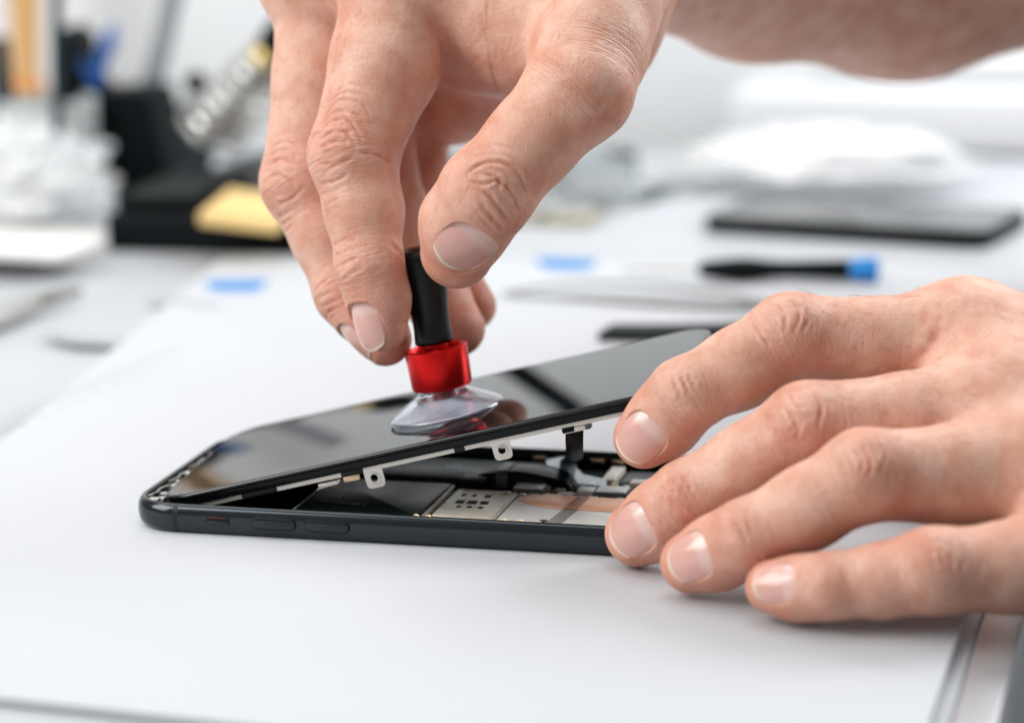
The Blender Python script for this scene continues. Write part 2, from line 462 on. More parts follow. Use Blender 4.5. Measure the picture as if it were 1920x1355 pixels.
# batteries
def plate(name, x0, x1, y0, y1, z0, z1, m, par=None, bev=.25, r=.8):
    V, F = slab(rrect(x1 - x0, y1 - y0, r, 4, (x0 + x1) / 2, (y0 + y1) / 2), z0, z1, bev)
    return mk(name, V, F, m, ph if par is None else par)
b1 = plate('battery', 40.2, 71.0, 8.0, 39.5, 1.5, 5.0, 'battery_black', None, .5)
plate('edge_seam', 39.6, 39.95, 8.5, 30, 4.6, 4.95, 'print_white', b1, .05, .05)
b2 = plate('battery', 26, 97.5, 43.5, 62.5, 1.5, 5.3, 'battery_film', None, .6)
for (u, v, w) in ((748, 873, 1.4), (760, 871, 2.2), (774, 872, 1.2), (842, 874, 1.8), (850, 877, 1.2), (857, 873, 2.2)):
    p = on(u, v, 5.35); MB().add(*box(p, (w, 2.6, .05), .01)).build('printed_mark', 'print_grey', b2, False)
# card-slot shield with punched openings
sm = plate('card_shield', 73.2, 88.2, 12.5, 36.5, 1.6, 4.5, 'shield_warm', None, .3)
for (u, v, w, d) in ((870, 927, 1.1, 2.2), (890, 928.5, 1.1, 2.0), (915, 930, 1.6, 2.6), (863, 940, 2.1, 3.0), (886, 941, 2.5, 3.0), (908, 942, 2.1, 3.0), (860, 949, 1.1, 1.8), (880, 950, 1.3, 1.6), (901, 951, 1.3, 1.8)):
    p = on(u, v, 4.53); V, F = slab(rrect(w, d, .35, 3, p[0], p[1]), 4.46, 4.56, .02); mk('punched_hole', V, F, 'gap_black', sm)
for k in range(9):
    p = on(868 + k * 5, 916.5 + k * .5, 4.55); MB().add(*box(p, (.42, 1.1, .05), .01)).build('printed_mark', 'print_white', sm, False)
plate('bracket', 71.6, 72.0, 10, 38, 1.5, 5.0, 'frame_metal', None, .1, .1)
plate('bracket', 88.8, 89.2, 10, 33, 1.5, 5.0, 'frame_metal', None, .1, .1)
for x in (69.5, 72.5, 91, 95): 
    V, F = tube(spline([(x, 8.2, 4.4), (x + .9, 9.3, 5.1), (x + 2.0, 8.6, 4.6), (x + 1.4, 7.6, 4.2)], 5), .35, 6); mk('spring_contact', V, F, 'gold', ph)
# logic board
lb = plate('logic_board', 72.5, 134, 6.0, 66, 1.35, 3.2, 'logic_board', None, .2)
plate('shield_can', 89.6, 128, 9.0, 33.5, 3.2, 4.7, 'shield_grey', lb, .3)
cp = np.array([(90.2, 29.6), (92.2, 26.4), (96, 24.2), (101, 22.6), (108, 22.2), (128, 21.6), (128, 33.2), (112, 33.4), (98, 33.8), (93, 33.2), (91, 31.6)])
V, F = slab(cp, 4.72, 4.95, .05); mk('copper_tape', V, F, 'copper', lb)
V, F = slab(np.array([(103.0, 21.9), (106.6, 21.7), (107.2, 33.1), (104.0, 33.3)]), 4.96, 5.02, .01); mk('tape_band', V, F, 'copper_dark', lb)
V, F = slab(np.array([(101.9, 9.6), (105.6, 9.6), (106.6, 21.5), (103.0, 21.7)]), 4.71, 4.78, .01); mk('tape_band', V, F, 'tape_grey', lb)
def chip(x0, x1, y0, y1, z1, m, side=None):
    c = plate('chip', x0, x1, y0, y1, 3.2, z1, side or m, lb, .15, .3)
    if side: plate('lid', x0 + .25, x1 - .25, y0 + .25, y1 - .25, z1, z1 + .15, m, c, .03, .25)
    return c
chip(87.0, 94.6, 36.0, 41.6, 5.4, 'chip_grey', 'chip_dark'); chip(102.6, 106.6, 38.5, 43, 5.0, 'chip_grey'); chip(107.4, 115.4, 36.6, 43, 5.3, 'chip_grey', 'chip_dark')
chip(106.2, 109.6, 50, 63, 5.0, 'chip_cream'); chip(111.0, 123, 50.5, 61, 4.4, 'chip_dark'); chip(114.2, 123, 45.5, 49.5, 5.6, 'chip_cream'); chip(117, 127, 36, 43, 4.6, 'chip_dark')
for k in range(46):
    x, y = 95.5 + rg.random() * 30, 34.6 + rg.random() * 14
    if any(a - .8 < x < b + .8 and c - .8 < y < d + .8 for a, b, c, d in ((87, 94.6, 36, 41.6), (102.6, 106.6, 38.5, 43), (107.4, 115.4, 36.6, 43), (114, 123, 45, 50), (117, 127, 36, 43))): continue
    w = .4 + rg.random() * .7
    MB().add(*box((x, y, 3.5), (w, w * (.6 + rg.random()), .7), .08)).build('component', rg.choice(['chip_grey', 'chip_cream', 'chip_dark', 'gold', 'chip_dark']), lb)
for k in range(44):
    x = 86 + rg.random() * 34; y = rg.choice([34.4 + rg.random() * 1.4, 43.2 + rg.random() * 6.0])
    if 113 < x < 124 and y > 44.6: continue
    w = .7 + rg.random() * 1.1
    MB().add(*box((x, y, 3.9), (w, .5 + rg.random() * .9, 1.5), .1)).build('component', rg.choice(['chip_grey', 'chip_cream', 'gold', 'chip_grey', 'chip_dark']), lb)
V, F = slab(rrect(4.6, 2.8, 1.35, 6, 99.8, 39.6), 3.25, 3.9, .15); mk('connector', V, F, 'chip_grey', lb)
for (x, y) in ((117.5, 34.8), (112.6, 48.3)):
    V, F = lathe([(1.0, 0), (1.0, .9), (.55, .9), (.5, .5)], (x, y, 3.2), (0, 0, 1), 14); mk('screw_post', V, F, 'steel', lb)
# screws, printed marks and small fittings
for (x, y, z) in ((41.8, 41.2, 3.2), (70.2, 41.4, 3.4), (86.2, 34.2, 4.5), (90.6, 31.9, 4.75), (101.2, 10.6, 4.72), (116, 44.9, 3.3), (104.2, 46.0, 3.3), (125, 30, 4.7), (124, 46.5, 3.2)):
    V, F = lathe([(.95, 0), (.95, .35), (.7, .5), (.28, .5), (.25, .2), (.05, .2)], (x, y, z), (0, 0, 1), 14); mk('screw', V, F, 'steel', ph)
for k in range(16):
    p = on(600 + k * 5.6, 938 + k * .5, 5.05)
    if k % 5 != 4: MB().add(*box(p, (.45, 1.0, .05), .01)).build('printed_mark', 'print_grey', b1, False)
for (x, y, w, d) in ((95.6, 36.4, 3.2, 1.3), (96.2, 42.6, 2.6, 1.2), (100.4, 36.2, 1.6, 1.6), (116.4, 38.2, 1.2, 3.0), (104.2, 35.2, 2.2, .9)):
    plate('connector', x, x + w, y, y + d, 3.2, 4.1, 'chip_cream', lb, .1, .2)
for k in range(10):
    MB().add(*box((75.0 + k * 1.25, 10.6 + .3 * math.sin(k * 2.1), 4.0), (.7, .8, .7), .1)).build('contact', 'gold' if k % 3 else 'steel', lb)
# ribbon cables
def strip(A_, B_, t, n=6):
    A_, B_ = spline(A_, n), spline(B_, n); return loft([[a, b, b - [0, 0, t], a - [0, 0, t]] for a, b in zip(A_, B_)])
pts = spline([(75.0, 0, 5.2), (76.6, 0, 6.6), (80, 0, 7.4), (86, 0, 7.9), (91.5, 0, 7.4), (96.5, 0, 6.4), (99.3, 0, 5.3), (100.6, 0, 3.6)], 6)
rings = []
for q in pts:
    e = min(1, (q[0] - 74.5) / 3); rings.append([(q[0], 43.4, 3.25), (q[0], 43.2, q[2] - .9), (q[0], 43.7, q[2] - .2), (q[0], 46, q[2]), (q[0], 51, q[2] - .1), (q[0], 52.6, q[2] - .5), (q[0], 52.8, 3.25)])
V, F = loft(rings); mk('ribbon_cable', V, [f_[::-1] for f_ in F], 'flex_black', ph)
rings = [[(x, 43.0, 3.4), (x, 42.9, z - .8), (x, 43.5, z + .1), (x, 46, z + .25), (x, 52, z), (x, 52.2, 3.4)] for x, z in ((81.2, 7.6), (82.6, 7.75), (84.0, 7.9))]
V, F = loft(rings); mk('cable_clamp', V, [f_[::-1] for f_ in F], 'flex_grey', ph)
V, F = strip([(73.0, 46, 5.9), (72.8, 42, 6.0), (73.6, 39, 5.6), (75.2, 36.4, 4.75)], [(79.5, 46, 6.4), (79.2, 42, 6.3), (79.4, 39, 5.6), (80.2, 36.8, 4.75)], .3); mk('ribbon_cable', V, F, 'flex_black', ph)
V, F = strip([(89, 63, 5.9), (93.6, 63, 7.0), (101.5, 51, 5.8), (107.6, 49.6, 5.2)], [(91, 56, 6.4), (97.6, 50, 6.9), (102.0, 43.5, 5.5), (109, 43.4, 5.2)], .12, 1); mk('clear_film', V, F, 'film_clear', ph)
for x in (86.5, 94.5, 101.5, 107): 
    MB().add(*box((x, 66.6, 5.2), (3.4, .5, .9), .12)).build('spring_contact', 'gold', ph)

# ------------------------------------------------------------------ the lifted display
DL, DW = 131.0, 65.4
DO = np.array([6.526, 4.857, 6.527]); drx, dry, drz = 0.021, 0.2445, 0.0515
def Rz(a): return np.array([[math.cos(a), -math.sin(a), 0], [math.sin(a), math.cos(a), 0], [0, 0, 1]])
def Ry(a): return np.array([[math.cos(a), 0, -math.sin(a)], [0, 1, 0], [math.sin(a), 0, math.cos(a)]])
def Rx(a): return np.array([[1, 0, 0], [0, math.cos(a), -math.sin(a)], [0, math.sin(a), math.cos(a)]])
DR = Rz(drz) @ Ry(dry) @ Rx(drx)
def D(P): return np.asarray(P, float) @ DR.T + DO
DN = DR[:, 2]
def on_display(u, v, lift=0):
    r = ray(u, v); t = ((DO - CAM) @ DN) / (r @ DN); return ((CAM + r * t) - DO) @ DR + [0, 0, lift]
dp = thing('display_panel', 'lifted black glass display panel leaning open over the phone', 'display', DO)
def dring(i, z, r=9.5, n=12):
    o = rrect(DL - 2 * i, DW - 2 * i, max(r - i, .8), n, DL / 2, DW / 2); return D(np.column_stack([o, np.full(len(o), z)]))
V, F = loft([dring(.5, -1.1), dring(.12, -1.0), dring(0, -.75), dring(.06, -.42), dring(.3, -.15), dring(.7, -.02), dring(1.1, 0)]); mk('glass', V, F, 'screen_glass', dp, True, auto=0)
V, F = loft([dring(.9, -3.1), dring(.75, -2.9), dring(.75, -1.35), dring(1.0, -1.15), dring(1.2, -1.1)]); mk('bezel', V, F, 'bezel', dp)
mfr = MB(); mfr.add(*loft([dring(1.7, -3.1), dring(1.25, -3.2), dring(1.2, -4.2), dring(2.4, -4.3), dring(2.6, -3.1)], False, False)); 
mtl = mfr.build('metal_frame', 'frame_metal', dp)
V, F = loft([dring(2.7, -3.7), dring(2.7, -3.05)]); mk('back_plate', V, F, 'gap_black', dp)
for x0, x1 in ((21, 30), (46.5, 52), (75, 77.5)):     # dark gaps and packing along the frame
    V, F = box((0, 0, 0), (x1 - x0, .5, 1.2), .1); mk('packing', D(V + [(x0 + x1) / 2, 1.15, -3.75]), F, 'gap_black', dp)
def tab(xc, w, h, name='screw_tab'):
    n = 32; hole = 1.0; a = np.linspace(0, 2 * np.pi, n, endpoint=False)
    out = []
    for t in a:
        c, s = math.cos(t), math.sin(t); k = (abs(c / (w / 2)) ** 5 + abs(s / (h / 2)) ** 5) ** (-1 / 5) if s < 0 else (abs(c / (w / 2)) ** 30 + abs(s / (h / 2)) ** 30) ** (-1 / 30)
        out.append((c * k, s * k))
    out = np.array(out); inn = np.stack([np.cos(a), np.sin(a)], 1) * hole
    R = [np.column_stack([xc + o[:, 0], np.full(n, y), -4.1 - h * .38 + o[:, 1]]) for o, y in ((inn, 1.1), (out, 1.1), (out, 1.6), (inn, 1.6))]
    V, F = loft(R + [R[0]], False, False); t = mk(name, D(V), F, 'frame_metal', dp)
    V, F = lathe([(1.35, 0), (1.35, .25), (.95, .3)], D((xc, 1.05, -4.1 - h * .38)), -DR[:, 1], 20, False); mk('rim', V, F, 'steel', t)
lx = [on_display(u, v)[0] for u, v in ((687, 853), (922, 807), (1066, 775))]
tab(lx[0], 4.6, 5.0); tab(lx[1], 4.4, 4.8)
MB().add(D(box((lx[0] - 5.5, 1.2, -5.0), (4.0, .7, 1.4), .15)[0]), box((0, 0, 0), (4.0, .7, 1.4), .15)[1]).build('contact_pad', 'gold', dp)
MB().add(D(box((lx[0] - 11.5, 1.2, -5.2), (5.0, .8, 1.0), .15)[0]), box((0, 0, 0), (5.0, .8, 1.0), .15)[1]).build('contact_pad', 'frame_metal', dp)
V, F = tube(D(spline([(lx[0] - 14.5, 1.2, -5.9), (lx[0] - 12, 1.1, -5.7), (lx[0] - 9, 1.1, -5.4), (lx[0] - 8.6, 1.2, -4.6)], 6)), .28, 6); mk('spring_contact', V, F, 'steel', dp)
cn = MB(); V, F = box((0, 0, 0), (6.4, 2.4, 1.1), .2); cn.add(D(V + [lx[2], 2.0, -4.9]), F); cno = cn.build('cable_socket', 'frame_metal', dp)
V, F = box((0, 0, 0), (1.4, 2.5, 1.2), .2); mk('socket_end', D(V + [lx[2] + 2.7, 1.95, -4.8]), F, 'chip_dark', cno)
V, F = box((0, 0, 0), (3.0, 2.5, 1.2), .2); mk('socket_end', D(V + [lx[2] - 2.0, 1.9, -4.6]), F, 'flex_black', cno)
p0 = D((lx[2] - 1.0, 3, -5.2))
V, F = ribbon(spline([p0 + [0, -.5, .8], p0, p0 + [-1.0, 4, -3.6], p0 + [-3.6, 15, -9], p0 + [-6.8, 28, -14], (97.0, 54, 8.2), (95.4, 61, 5.9)], 7), 4.3, .25, (1, 0, 0)); mk('ribbon_cable', V, F, 'flex_black', dp)
e0, e1 = on_display(381, 868), on_display(397, 850); ec = (e0 + e1) / 2
V, F = slab(rrect(1.1, 9.5, .5, 5), 0, .05, .01); mk('earpiece_slot', D(V + [ec[0], ec[1], .005]), F, 'gap_black', dp)

# ------------------------------------------------------------------ suction tool
mat('cup_clear', (0.88, 0.92, 1.0), 0.06, trans=0.94, ior=1.34, coat=0.8, rvar=0.03)
mat('collar_red', (0.74, 0.013, 0.013), 0.30, metal=0.85, rvar=0.02)
mat('handle_black', (0.004, 0.005, 0.006), 0.32, spec=.35, rvar=.03)
TB = D(on_display(838, 772)); TA = RGT * -6.6 + UPV * 38.4 - FWD * 6.0; TA /= np.linalg.norm(TA)
st = thing('suction_tool', 'small suction cup tool with red metal collar and black handle stuck on the display', 'suction tool', TB)
outer = [(14.4, .15), (14.5, .45), (13.9, .95), (11.8, 2.2), (9.4, 3.5), (7.4, 4.5), (6.1, 5.2), (5.7, 6.0), (5.7, 7.2)]
inner = [(3.6, 7.0), (3.6, 4.6), (5.5, 3.9), (8.6, 2.7), (11.6, 1.3), (13.6, .45), (14.1, .12)]
V, F = lathe(outer + inner + [outer[0]], TB, DN * .55 + TA * .45, 72, False); mk('suction_cup', V, F, 'cup_clear', st, True, auto=0)
V, F = lathe([(0.05, 3.3), (2.6, 3.4), (2.9, 3.9), (2.9, 5.5), (3.3, 6.8)], TB, TA, 32, False); mk('stud', V, F, 'collar_red', st)
V, F = lathe([(3.2, 6.2), (6.9, 6.25), (7.2, 6.5), (7.45, 7.2), (7.75, 15.6), (7.7, 16.1), (7.4, 16.35), (6.9, 16.3), (6.6, 15.9), (6.5, 14.6), (3.2, 14.5)], TB, TA, 64, False); mk('collar', V, F, 'collar_red', st, True, auto=35)
V, F = lathe([(3.2, 14.4), (3.2, 17.8)], TB, TA, 40); mk('neck', V, F, 'collar_red', st)
V, F = lathe([(3.6, 17.2), (4.2, 17.25), (4.8, 17.6), (4.8, 18.6), (4.55, 21.0), (4.55, 24), (5.0, 28), (5.5, 32), (5.95, 36), (6.05, 38.2), (5.8, 39.6), (5.0, 40.5), (3.6, 40.95), (1.5, 41.1), (0.05, 41.1)], TB, TA, 56); mk('handle', V, F, 'handle_black', st, True, auto=0)
# ------------------------------------------------------------------ hands
def rcone(P, a, b, ra, rb, nd=None, k=1.0):
    ba = b - a; pa = P - a
    t = np.clip((pa @ ba) / max(ba @ ba, 1e-9), 0, 1)
    q = pa - t[:, None] * ba
    if nd is not None: q = q + nd * ((q @ nd) * (k - 1))[:, None]
    return np.sqrt((q * q).sum(1)) - (ra + (rb - ra) * t)
def smin(a, b, k):
    h = np.maximum(k - np.abs(a - b), 0) / k
    return np.minimum(a, b) - h * h * k * .25
class Hand:
    def __init__(s): s.fing = []; s.palm = []; s.chains = []; s.kp = 9.0; s.kw = 6.0; s.kf = 1.5
    def finger(s, J, R, hint, k=3.0, extra=(), bulge=(1.1, 0.8, 0.6)):
        """J: base, knuckle, end joint, tip centre; R: seven radii"""
        M_, P_, D_, T_ = [np.asarray(x, float) for x in J]
        out = []
        def off(p, ax, d):
            _, n, _ = frame_of(ax, hint); return p - n * d
        st = [(M_, R[0]), (off((M_ + P_) / 2, P_ - M_, bulge[0]), R[1]), (P_, R[2]),
              (off((P_ + D_) / 2, D_ - P_, bulge[1]), R[3]), (D_, R[4]),
              (off(D_ * .45 + T_ * .55, T_ - D_, bulge[2]), R[5]), (T_, R[6])]
        for (a, ra), (b, rb) in zip(st[:-1], st[1:]): out.append((a, b, ra, rb, None, 1.0))
        for e in extra: out.append(e)
        s.chains.append((J, R, hint)); s.fing.append((out, k)); return len(s.fing) - 1
    def flesh(s, a, b, ra, rb, nd=None, k=1.0):
        s.palm.append((np.asarray(a, float), np.asarray(b, float), ra, rb, None if nd is None else np.asarray(nd, float) / np.linalg.norm(nd), k))
    def _sdf(s, P, pal_pr, fing):
        pal = None
        for pr in pal_pr:
            d = rcone(P, *pr); pal = d if pal is None else smin(pal, d, s.kp)
        res = None
        for prs, k in fing:
            f = None
            for pr in prs:
                d = rcone(P, *pr); f = d if f is None else smin(f, d, k)
            g = f if pal is None else smin(f, pal, s.kw)
            res = g if res is None else smin(res, g, s.kf)
        if res is None: res = pal
        return res
    def sdf(s, P, cell=16.0):
        """distance to the skin; each cell of space only looks at the shapes near it"""
        P = np.asarray(P, float)
        if len(P) < 400: return s._sdf(P, s.palm, s.fing)
        if not hasattr(s, 'cache'): s.cache = {}
        ij = np.floor(P / cell).astype(np.int64) + 500
        key = (ij[:, 0] * 1000 + ij[:, 1]) * 1000 + ij[:, 2]
        order = np.argsort(key, kind='stable'); ks = key[order]
        cut = np.flatnonzero(np.diff(ks)) + 1
        out = np.empty(len(P))
        for grp in np.split(order, cut):
            k0 = int(key[grp[0]])
            if k0 not in s.cache:
                c = ((ij[grp[0]] - 500) + .5)[None] * cell
                dp = [rcone(c, *pr)[0] for pr in s.palm]; df = [[rcone(c, *pr)[0] for pr in prs] for prs, _ in s.fing]
                lim = min(min(dp), min(min(x) for x in df)) + cell * 1.75 + 10
                s.cache[k0] = ([pr for pr, d in zip(s.palm, dp) if d < lim],
                               [(l, k) for l, k in (([pr for pr, d in zip(prs, x) if d < lim], k) for (prs, k), x in zip(s.fing, df)) if l])
            out[grp] = s._sdf(P[grp], *s.cache[k0])
        return out
    def bounds(s):
        lo, hi = np.full(3, 1e9), np.full(3, -1e9)
        for pr in s.palm + [p for f, _ in s.fing for p in f]:
            for c, r in ((pr[0], pr[2]), (pr[1], pr[3])): lo = np.minimum(lo, c - r); hi = np.maximum(hi, c + r)
        return lo - 4, hi + 4
    def grad(s, P, e=0.05):
        g = np.stack([s.sdf(P + np.eye(3)[i] * e) - s.sdf(P - np.eye(3)[i] * e) for i in range(3)], 1)
        return g / (np.linalg.norm(g, axis=1)[:, None] + 1e-12)
    def hit(s, uv):
        """surface points where sight lines through measured picture points meet the skin"""
        P, ok = [], []
        o = Vector(CAM)
        for u, v in uv:
            loc = s.tree.ray_cast(o, Vector(ray(u, v)).normalized())[0]
            ok.append(loc is not None); P.append(list(loc) if loc is not None else [0, 0, 0])
        return np.array(P), np.array(ok)
def surface_nets(h, Fd, org):
    ins = Fd < 0
    nx, ny, nz = Fd.shape
    sl = lambda i, n: slice(i, n - 1 + i)
    cnt = sum(ins[sl(i, nx), sl(j, ny), sl(k, nz)].astype(np.int8) for i in (0, 1) for j in (0, 1) for k in (0, 1))
    act = (cnt > 0) & (cnt < 8)
    idx = -np.ones(act.shape, np.int64); ijk = np.argwhere(act); idx[act] = np.arange(len(ijk))
    acc = np.zeros((len(ijk), 3)); num = np.zeros(len(ijk))
    cor = [(i, j, k) for i in (0, 1) for j in (0, 1) for k in (0, 1)]
    val = {c: Fd[ijk[:, 0] + c[0], ijk[:, 1] + c[1], ijk[:, 2] + c[2]] for c in cor}
    for a in cor:
        for ax in range(3):
            if a[ax]: continue
            b = tuple(1 if q == ax else a[q] for q in range(3))
            va, vb = val[a], val[b]; m = (va < 0) != (vb < 0)
            t = np.where(m, va / np.where(m, va - vb, 1), 0)
            p = np.array(a, float)[None] + t[:, None] * np.eye(3)[ax]
            acc[m] += p[m]; num[m] += 1
    V = org + h * (ijk + acc / num[:, None])
    Q = []
    for ax in range(3):
        o1, o2 = (ax + 1) % 3, (ax + 2) % 3
        A_ = np.take(ins, range(0, ins.shape[ax] - 1), ax); B_ = np.take(ins, range(1, ins.shape[ax]), ax)
        e = np.argwhere(A_ != B_)
        e = e[(e[:, o1] > 0) & (e[:, o2] > 0) & (e[:, o1] < ins.shape[o1] - 1) & (e[:, o2] < ins.shape[o2] - 1)]
        d1, d2 = np.eye(3, dtype=int)[o1], np.eye(3, dtype=int)[o2]
        q = np.stack([idx[tuple((e - x).T)] for x in (d1 * 0, d1, d1 + d2, d2)], 1)
        fl = A_[tuple(e.T)]
        q[~fl] = q[~fl][:, ::-1]
        Q.append(q)
    Q = np.concatenate(Q); Q = Q[(Q >= 0).all(1)]
    return V, Q
def subdivide(V, Q):
    n = len(V); E = np.stack([Q, np.roll(Q, -1, 1)], 2).reshape(-1, 2); Es = np.sort(E, 1)
    key = Es[:, 0] * n + Es[:, 1]; u, inv = np.unique(key, return_inverse=True)
    em = (V[u // n] + V[u % n]) / 2; fc = V[Q].mean(1)
    ei = inv.reshape(-1, 4) + n; fi = np.arange(len(Q)) + n + len(u)
    nq = [np.stack([Q[:, i], ei[:, i], fi, ei[:, i - 1]], 1) for i in range(4)]
    return np.concatenate([V, em, fc]), np.concatenate(nq)
def vnormals(V, Q):
    n = np.cross(V[Q[:, 2]] - V[Q[:, 0]], V[Q[:, 3]] - V[Q[:, 1]])
    out = np.stack([np.bincount(Q.ravel(), np.repeat(n[:, i], 4), len(V)) for i in range(3)], 1)
    return out / (np.linalg.norm(out, axis=1)[:, None] + 1e-12)
def seg_dist(P, L):
    best = np.full(len(P), 1e9); tt = np.zeros(len(P)); acc = 0
    ln = np.linalg.norm(np.diff(L, axis=0), axis=1); tot = ln.sum()
    for i in range(len(L) - 1):
        ba = L[i + 1] - L[i]; t = np.clip(((P - L[i]) @ ba) / (ba @ ba + 1e-12), 0, 1)
        d = np.linalg.norm(P - L[i] - t[:, None] * ba, axis=1); m = d < best
        best[m] = d[m]; tt[m] = (acc + t[m] * ln[i]) / tot; acc += ln[i]
    return best, tt
def sstep(a, b, x):
    t = np.clip((x - a) / (b - a), 0, 1); return t * t * (3 - 2 * t)

def make_hand(H, name, label, creases, nails, flush, base, fine, vox=1.6, levels=2, lumps=(), hairs=()):
    lo, hi = H.bounds()
    nb = 6
    dim = (np.ceil((hi - lo) / (vox * nb)).astype(int)) * nb
    Fd = np.empty(dim)
    cg = np.stack(np.meshgrid(*[lo[i] + (np.arange(dim[i] // nb) + .5) * nb * vox for i in range(3)], indexing='ij'), -1)
    cs = cg.shape[:3]; cdist = H._sdf(cg.reshape(-1, 3), H.palm, H.fing).reshape(cs)
    Fd[:] = np.repeat(np.repeat(np.repeat(cdist, nb, 0), nb, 1), nb, 2)
    act = np.argwhere(np.abs(cdist) < nb * vox * 1.2)
    loc = np.stack(np.meshgrid(*[np.arange(nb)] * 3, indexing='ij'), -1).reshape(-1, 3)
    ix = (act[:, None] * nb + loc[None]).reshape(-1, 3)
    Fd[tuple(ix.T)] = H.sdf(lo + ix * vox)
    V, Q = surface_nets(vox, Fd, lo)
    for l in range(levels):
        if l == 0:
            V, Q = subdivide(V, Q)
        else:
            H.tree = BVHTree.FromPolygons(V.tolist(), Q.tolist())
            cq = V[Q].mean(1); dq = cq - CAM; zq = dq @ FWD
            uq = 960 + FPX * (dq @ RGT) / zq; vq = 677.5 - FPX * (dq @ UPV) / zq
            nq = np.cross(V[Q[:, 2]] - V[Q[:, 0]], V[Q[:, 3]] - V[Q[:, 1]])
            nq /= np.linalg.norm(nq, axis=1)[:, None] + 1e-12
            facing = (nq * dq).sum(1) / np.linalg.norm(dq, axis=1) < .25
            sel = fine(cq) & facing & (uq > -60) & (uq < 1990) & (vq > -70) & (vq < 1400)
            keep = Q[~sel]
            V, Q2 = subdivide(V, Q[sel]); Q = np.concatenate([keep, Q2])
        for _ in range(2):
            N = vnormals(V, Q); V = V - N * np.clip(H.sdf(V), -.6, .6)[:, None]
    N = vnormals(V, Q)
    # ease the sharp valleys where fingers lie against each other
    E = np.concatenate([Q[:, [0, 1]], Q[:, [1, 2]], Q[:, [2, 3]], Q[:, [3, 0]]]); deg = np.maximum(np.bincount(E.ravel(), minlength=len(V)), 1)
    for _ in range(6):
        av = np.stack([np.bincount(E[:, 0], V[E[:, 1], i], len(V)) + np.bincount(E[:, 1], V[E[:, 0], i], len(V)) for i in range(3)], 1) / deg[:, None]
        dv = av - V; m = (dv * N).sum(1) > .035
        V[m] += .6 * dv[m]
    N = vnormals(V, Q)
    groove = np.zeros(len(V))
    # soft swellings under the skin
    dsp = np.zeros(len(V))
    for (u, v, r, hgt) in lumps:
        p, ok = H.hit([(u, v)])
        if ok[0]:
            d = np.linalg.norm(V - p[0], axis=1); dsp += hgt * np.exp(-(d / r) ** 2)
    rng = np.random.RandomState(3)
    # skin folds, each a groove with slightly raised lips running along a line on the skin
    for (uv, dep, wid) in creases:
        uv = spline(uv, 5)
        P, ok = H.hit(uv); P = P[ok]
        if len(P) < 2: continue
        jump = np.linalg.norm(np.diff(P, axis=0), axis=1)
        if jump.max() > 5: continue
        bb = (V > P.min(0) - 4).all(1) & (V < P.max(0) + 4).all(1); ix = np.where(bb)[0]
        if not len(ix): continue
        d, t = seg_dist(V[ix], P)
        fade = np.clip(np.minimum(t, 1 - t) * 5, 0, 1) ** .6
        fade *= 0.8 + 0.25 * np.sin(t * 17 + rng.rand() * 6)
        groove[ix] = np.maximum(groove[ix], fade * dep * 2.2 * np.exp(-(d / (wid * 1.2)) ** 2))
        dsp[ix] += fade * 1.3 * (-dep * np.exp(-(d / wid) ** 2) + .30 * dep * np.exp(-((d - wid * 2.3) / (wid * 1.3)) ** 2))
    V = V + N * dsp[:, None]
    # nail beds
    plates = []
    for nl in nails:
        own, kk = H.fing[nl['f']]
        def fsdf(X): 
            f = None
            for pr in own:
                d = rcone(X, *pr); f = d if f is None else smin(f, d, kk)
            return f
        if 'frm' in nl:
            e_ = nl['dir'] / np.linalg.norm(nl['dir']); tt = np.linspace(0, 14, 281); X = nl['frm'] + e_ * tt[:, None]
            P = X[[np.argmax(fsdf(X) > 0)]]; ok = [True]
        else: P, ok = H.hit([nl['uv']])
        if not ok[0]: print('nail missed', name, nl['uv']); continue
        c = P[0]; n0 = H.grad(P)[0]
        if 'hint' in nl: n0 = n0 + np.asarray(nl['hint']); n0 /= np.linalg.norm(n0)
        ax = np.asarray(nl['axis'], float); ax /= np.linalg.norm(ax)
        tw = nl.get('spin', 0)
        n = n0 - ax * (n0 @ ax) * nl.get('flat', .55); n /= np.linalg.norm(n)
        ax = ax - n * (ax @ n); ax /= np.linalg.norm(ax)
        la = np.cross(n, ax)
        ax, la = ax * math.cos(tw) + la * math.sin(tw), la * math.cos(tw) - ax * math.sin(tw)
        w, L, R = nl['w'] / 2, nl['l'] / 2, nl.get('R', nl['w'] * .68)
        RL = nl.get('RL', 22.0)
        def hsurf(x, y): return R * (np.sqrt(np.maximum(1 - (y / R) ** 2, .02)) - 1) - x * x / (2 * RL)
        def inside(x, y):      # <1 inside the rounded outline
            return (np.abs(x / L) ** 2.7 + np.abs(y / (w * (1 - .07 * x / L))) ** 2.9) ** (1 / 2.8)
        near = np.where(np.linalg.norm(V - c, axis=1) < max(L, w) * 1.9)[0]
        rel = V[near] - c; x, y, z = rel @ ax, rel @ la, rel @ n
        up = ((N[near] @ n) > -.25) & (fsdf(V[near]) < 1.0)
        io = inside(x, y); hs = hsurf(np.clip(x, -L * 1.6, L * 1.6), np.clip(y, -R * .97, R * .97))
        sink = (1 - sstep(.90, 1.02, io)) * up * (np.abs(z - hs) < 4)
        znew = hs - .45
        nz = z * (1 - sink) + znew * sink
        dist = (io - 1.0) * min(L, w)
        prox = sstep(.75, -.2, x / L)                     # folds along the sides and the root, none at the free edge
        fold = np.exp(-((dist - .55) / .75) ** 2) * up * prox * (dist > -.3)
        tgt = np.maximum(nz, hs + .28)
        fm = np.clip(fold, 0, 1) * (z > hs - 4)
        nz = nz * (1 - fm * .85) + tgt * fm * .85
        # flesh must not stand above the free edge
        fe = (io < 1.25) & (x > L * .55) & up
        nz = np.where(fe, np.maximum(np.minimum(nz, hs - .15), z - .5), nz)
        V[near] += n[None] * (nz - z)[:, None]
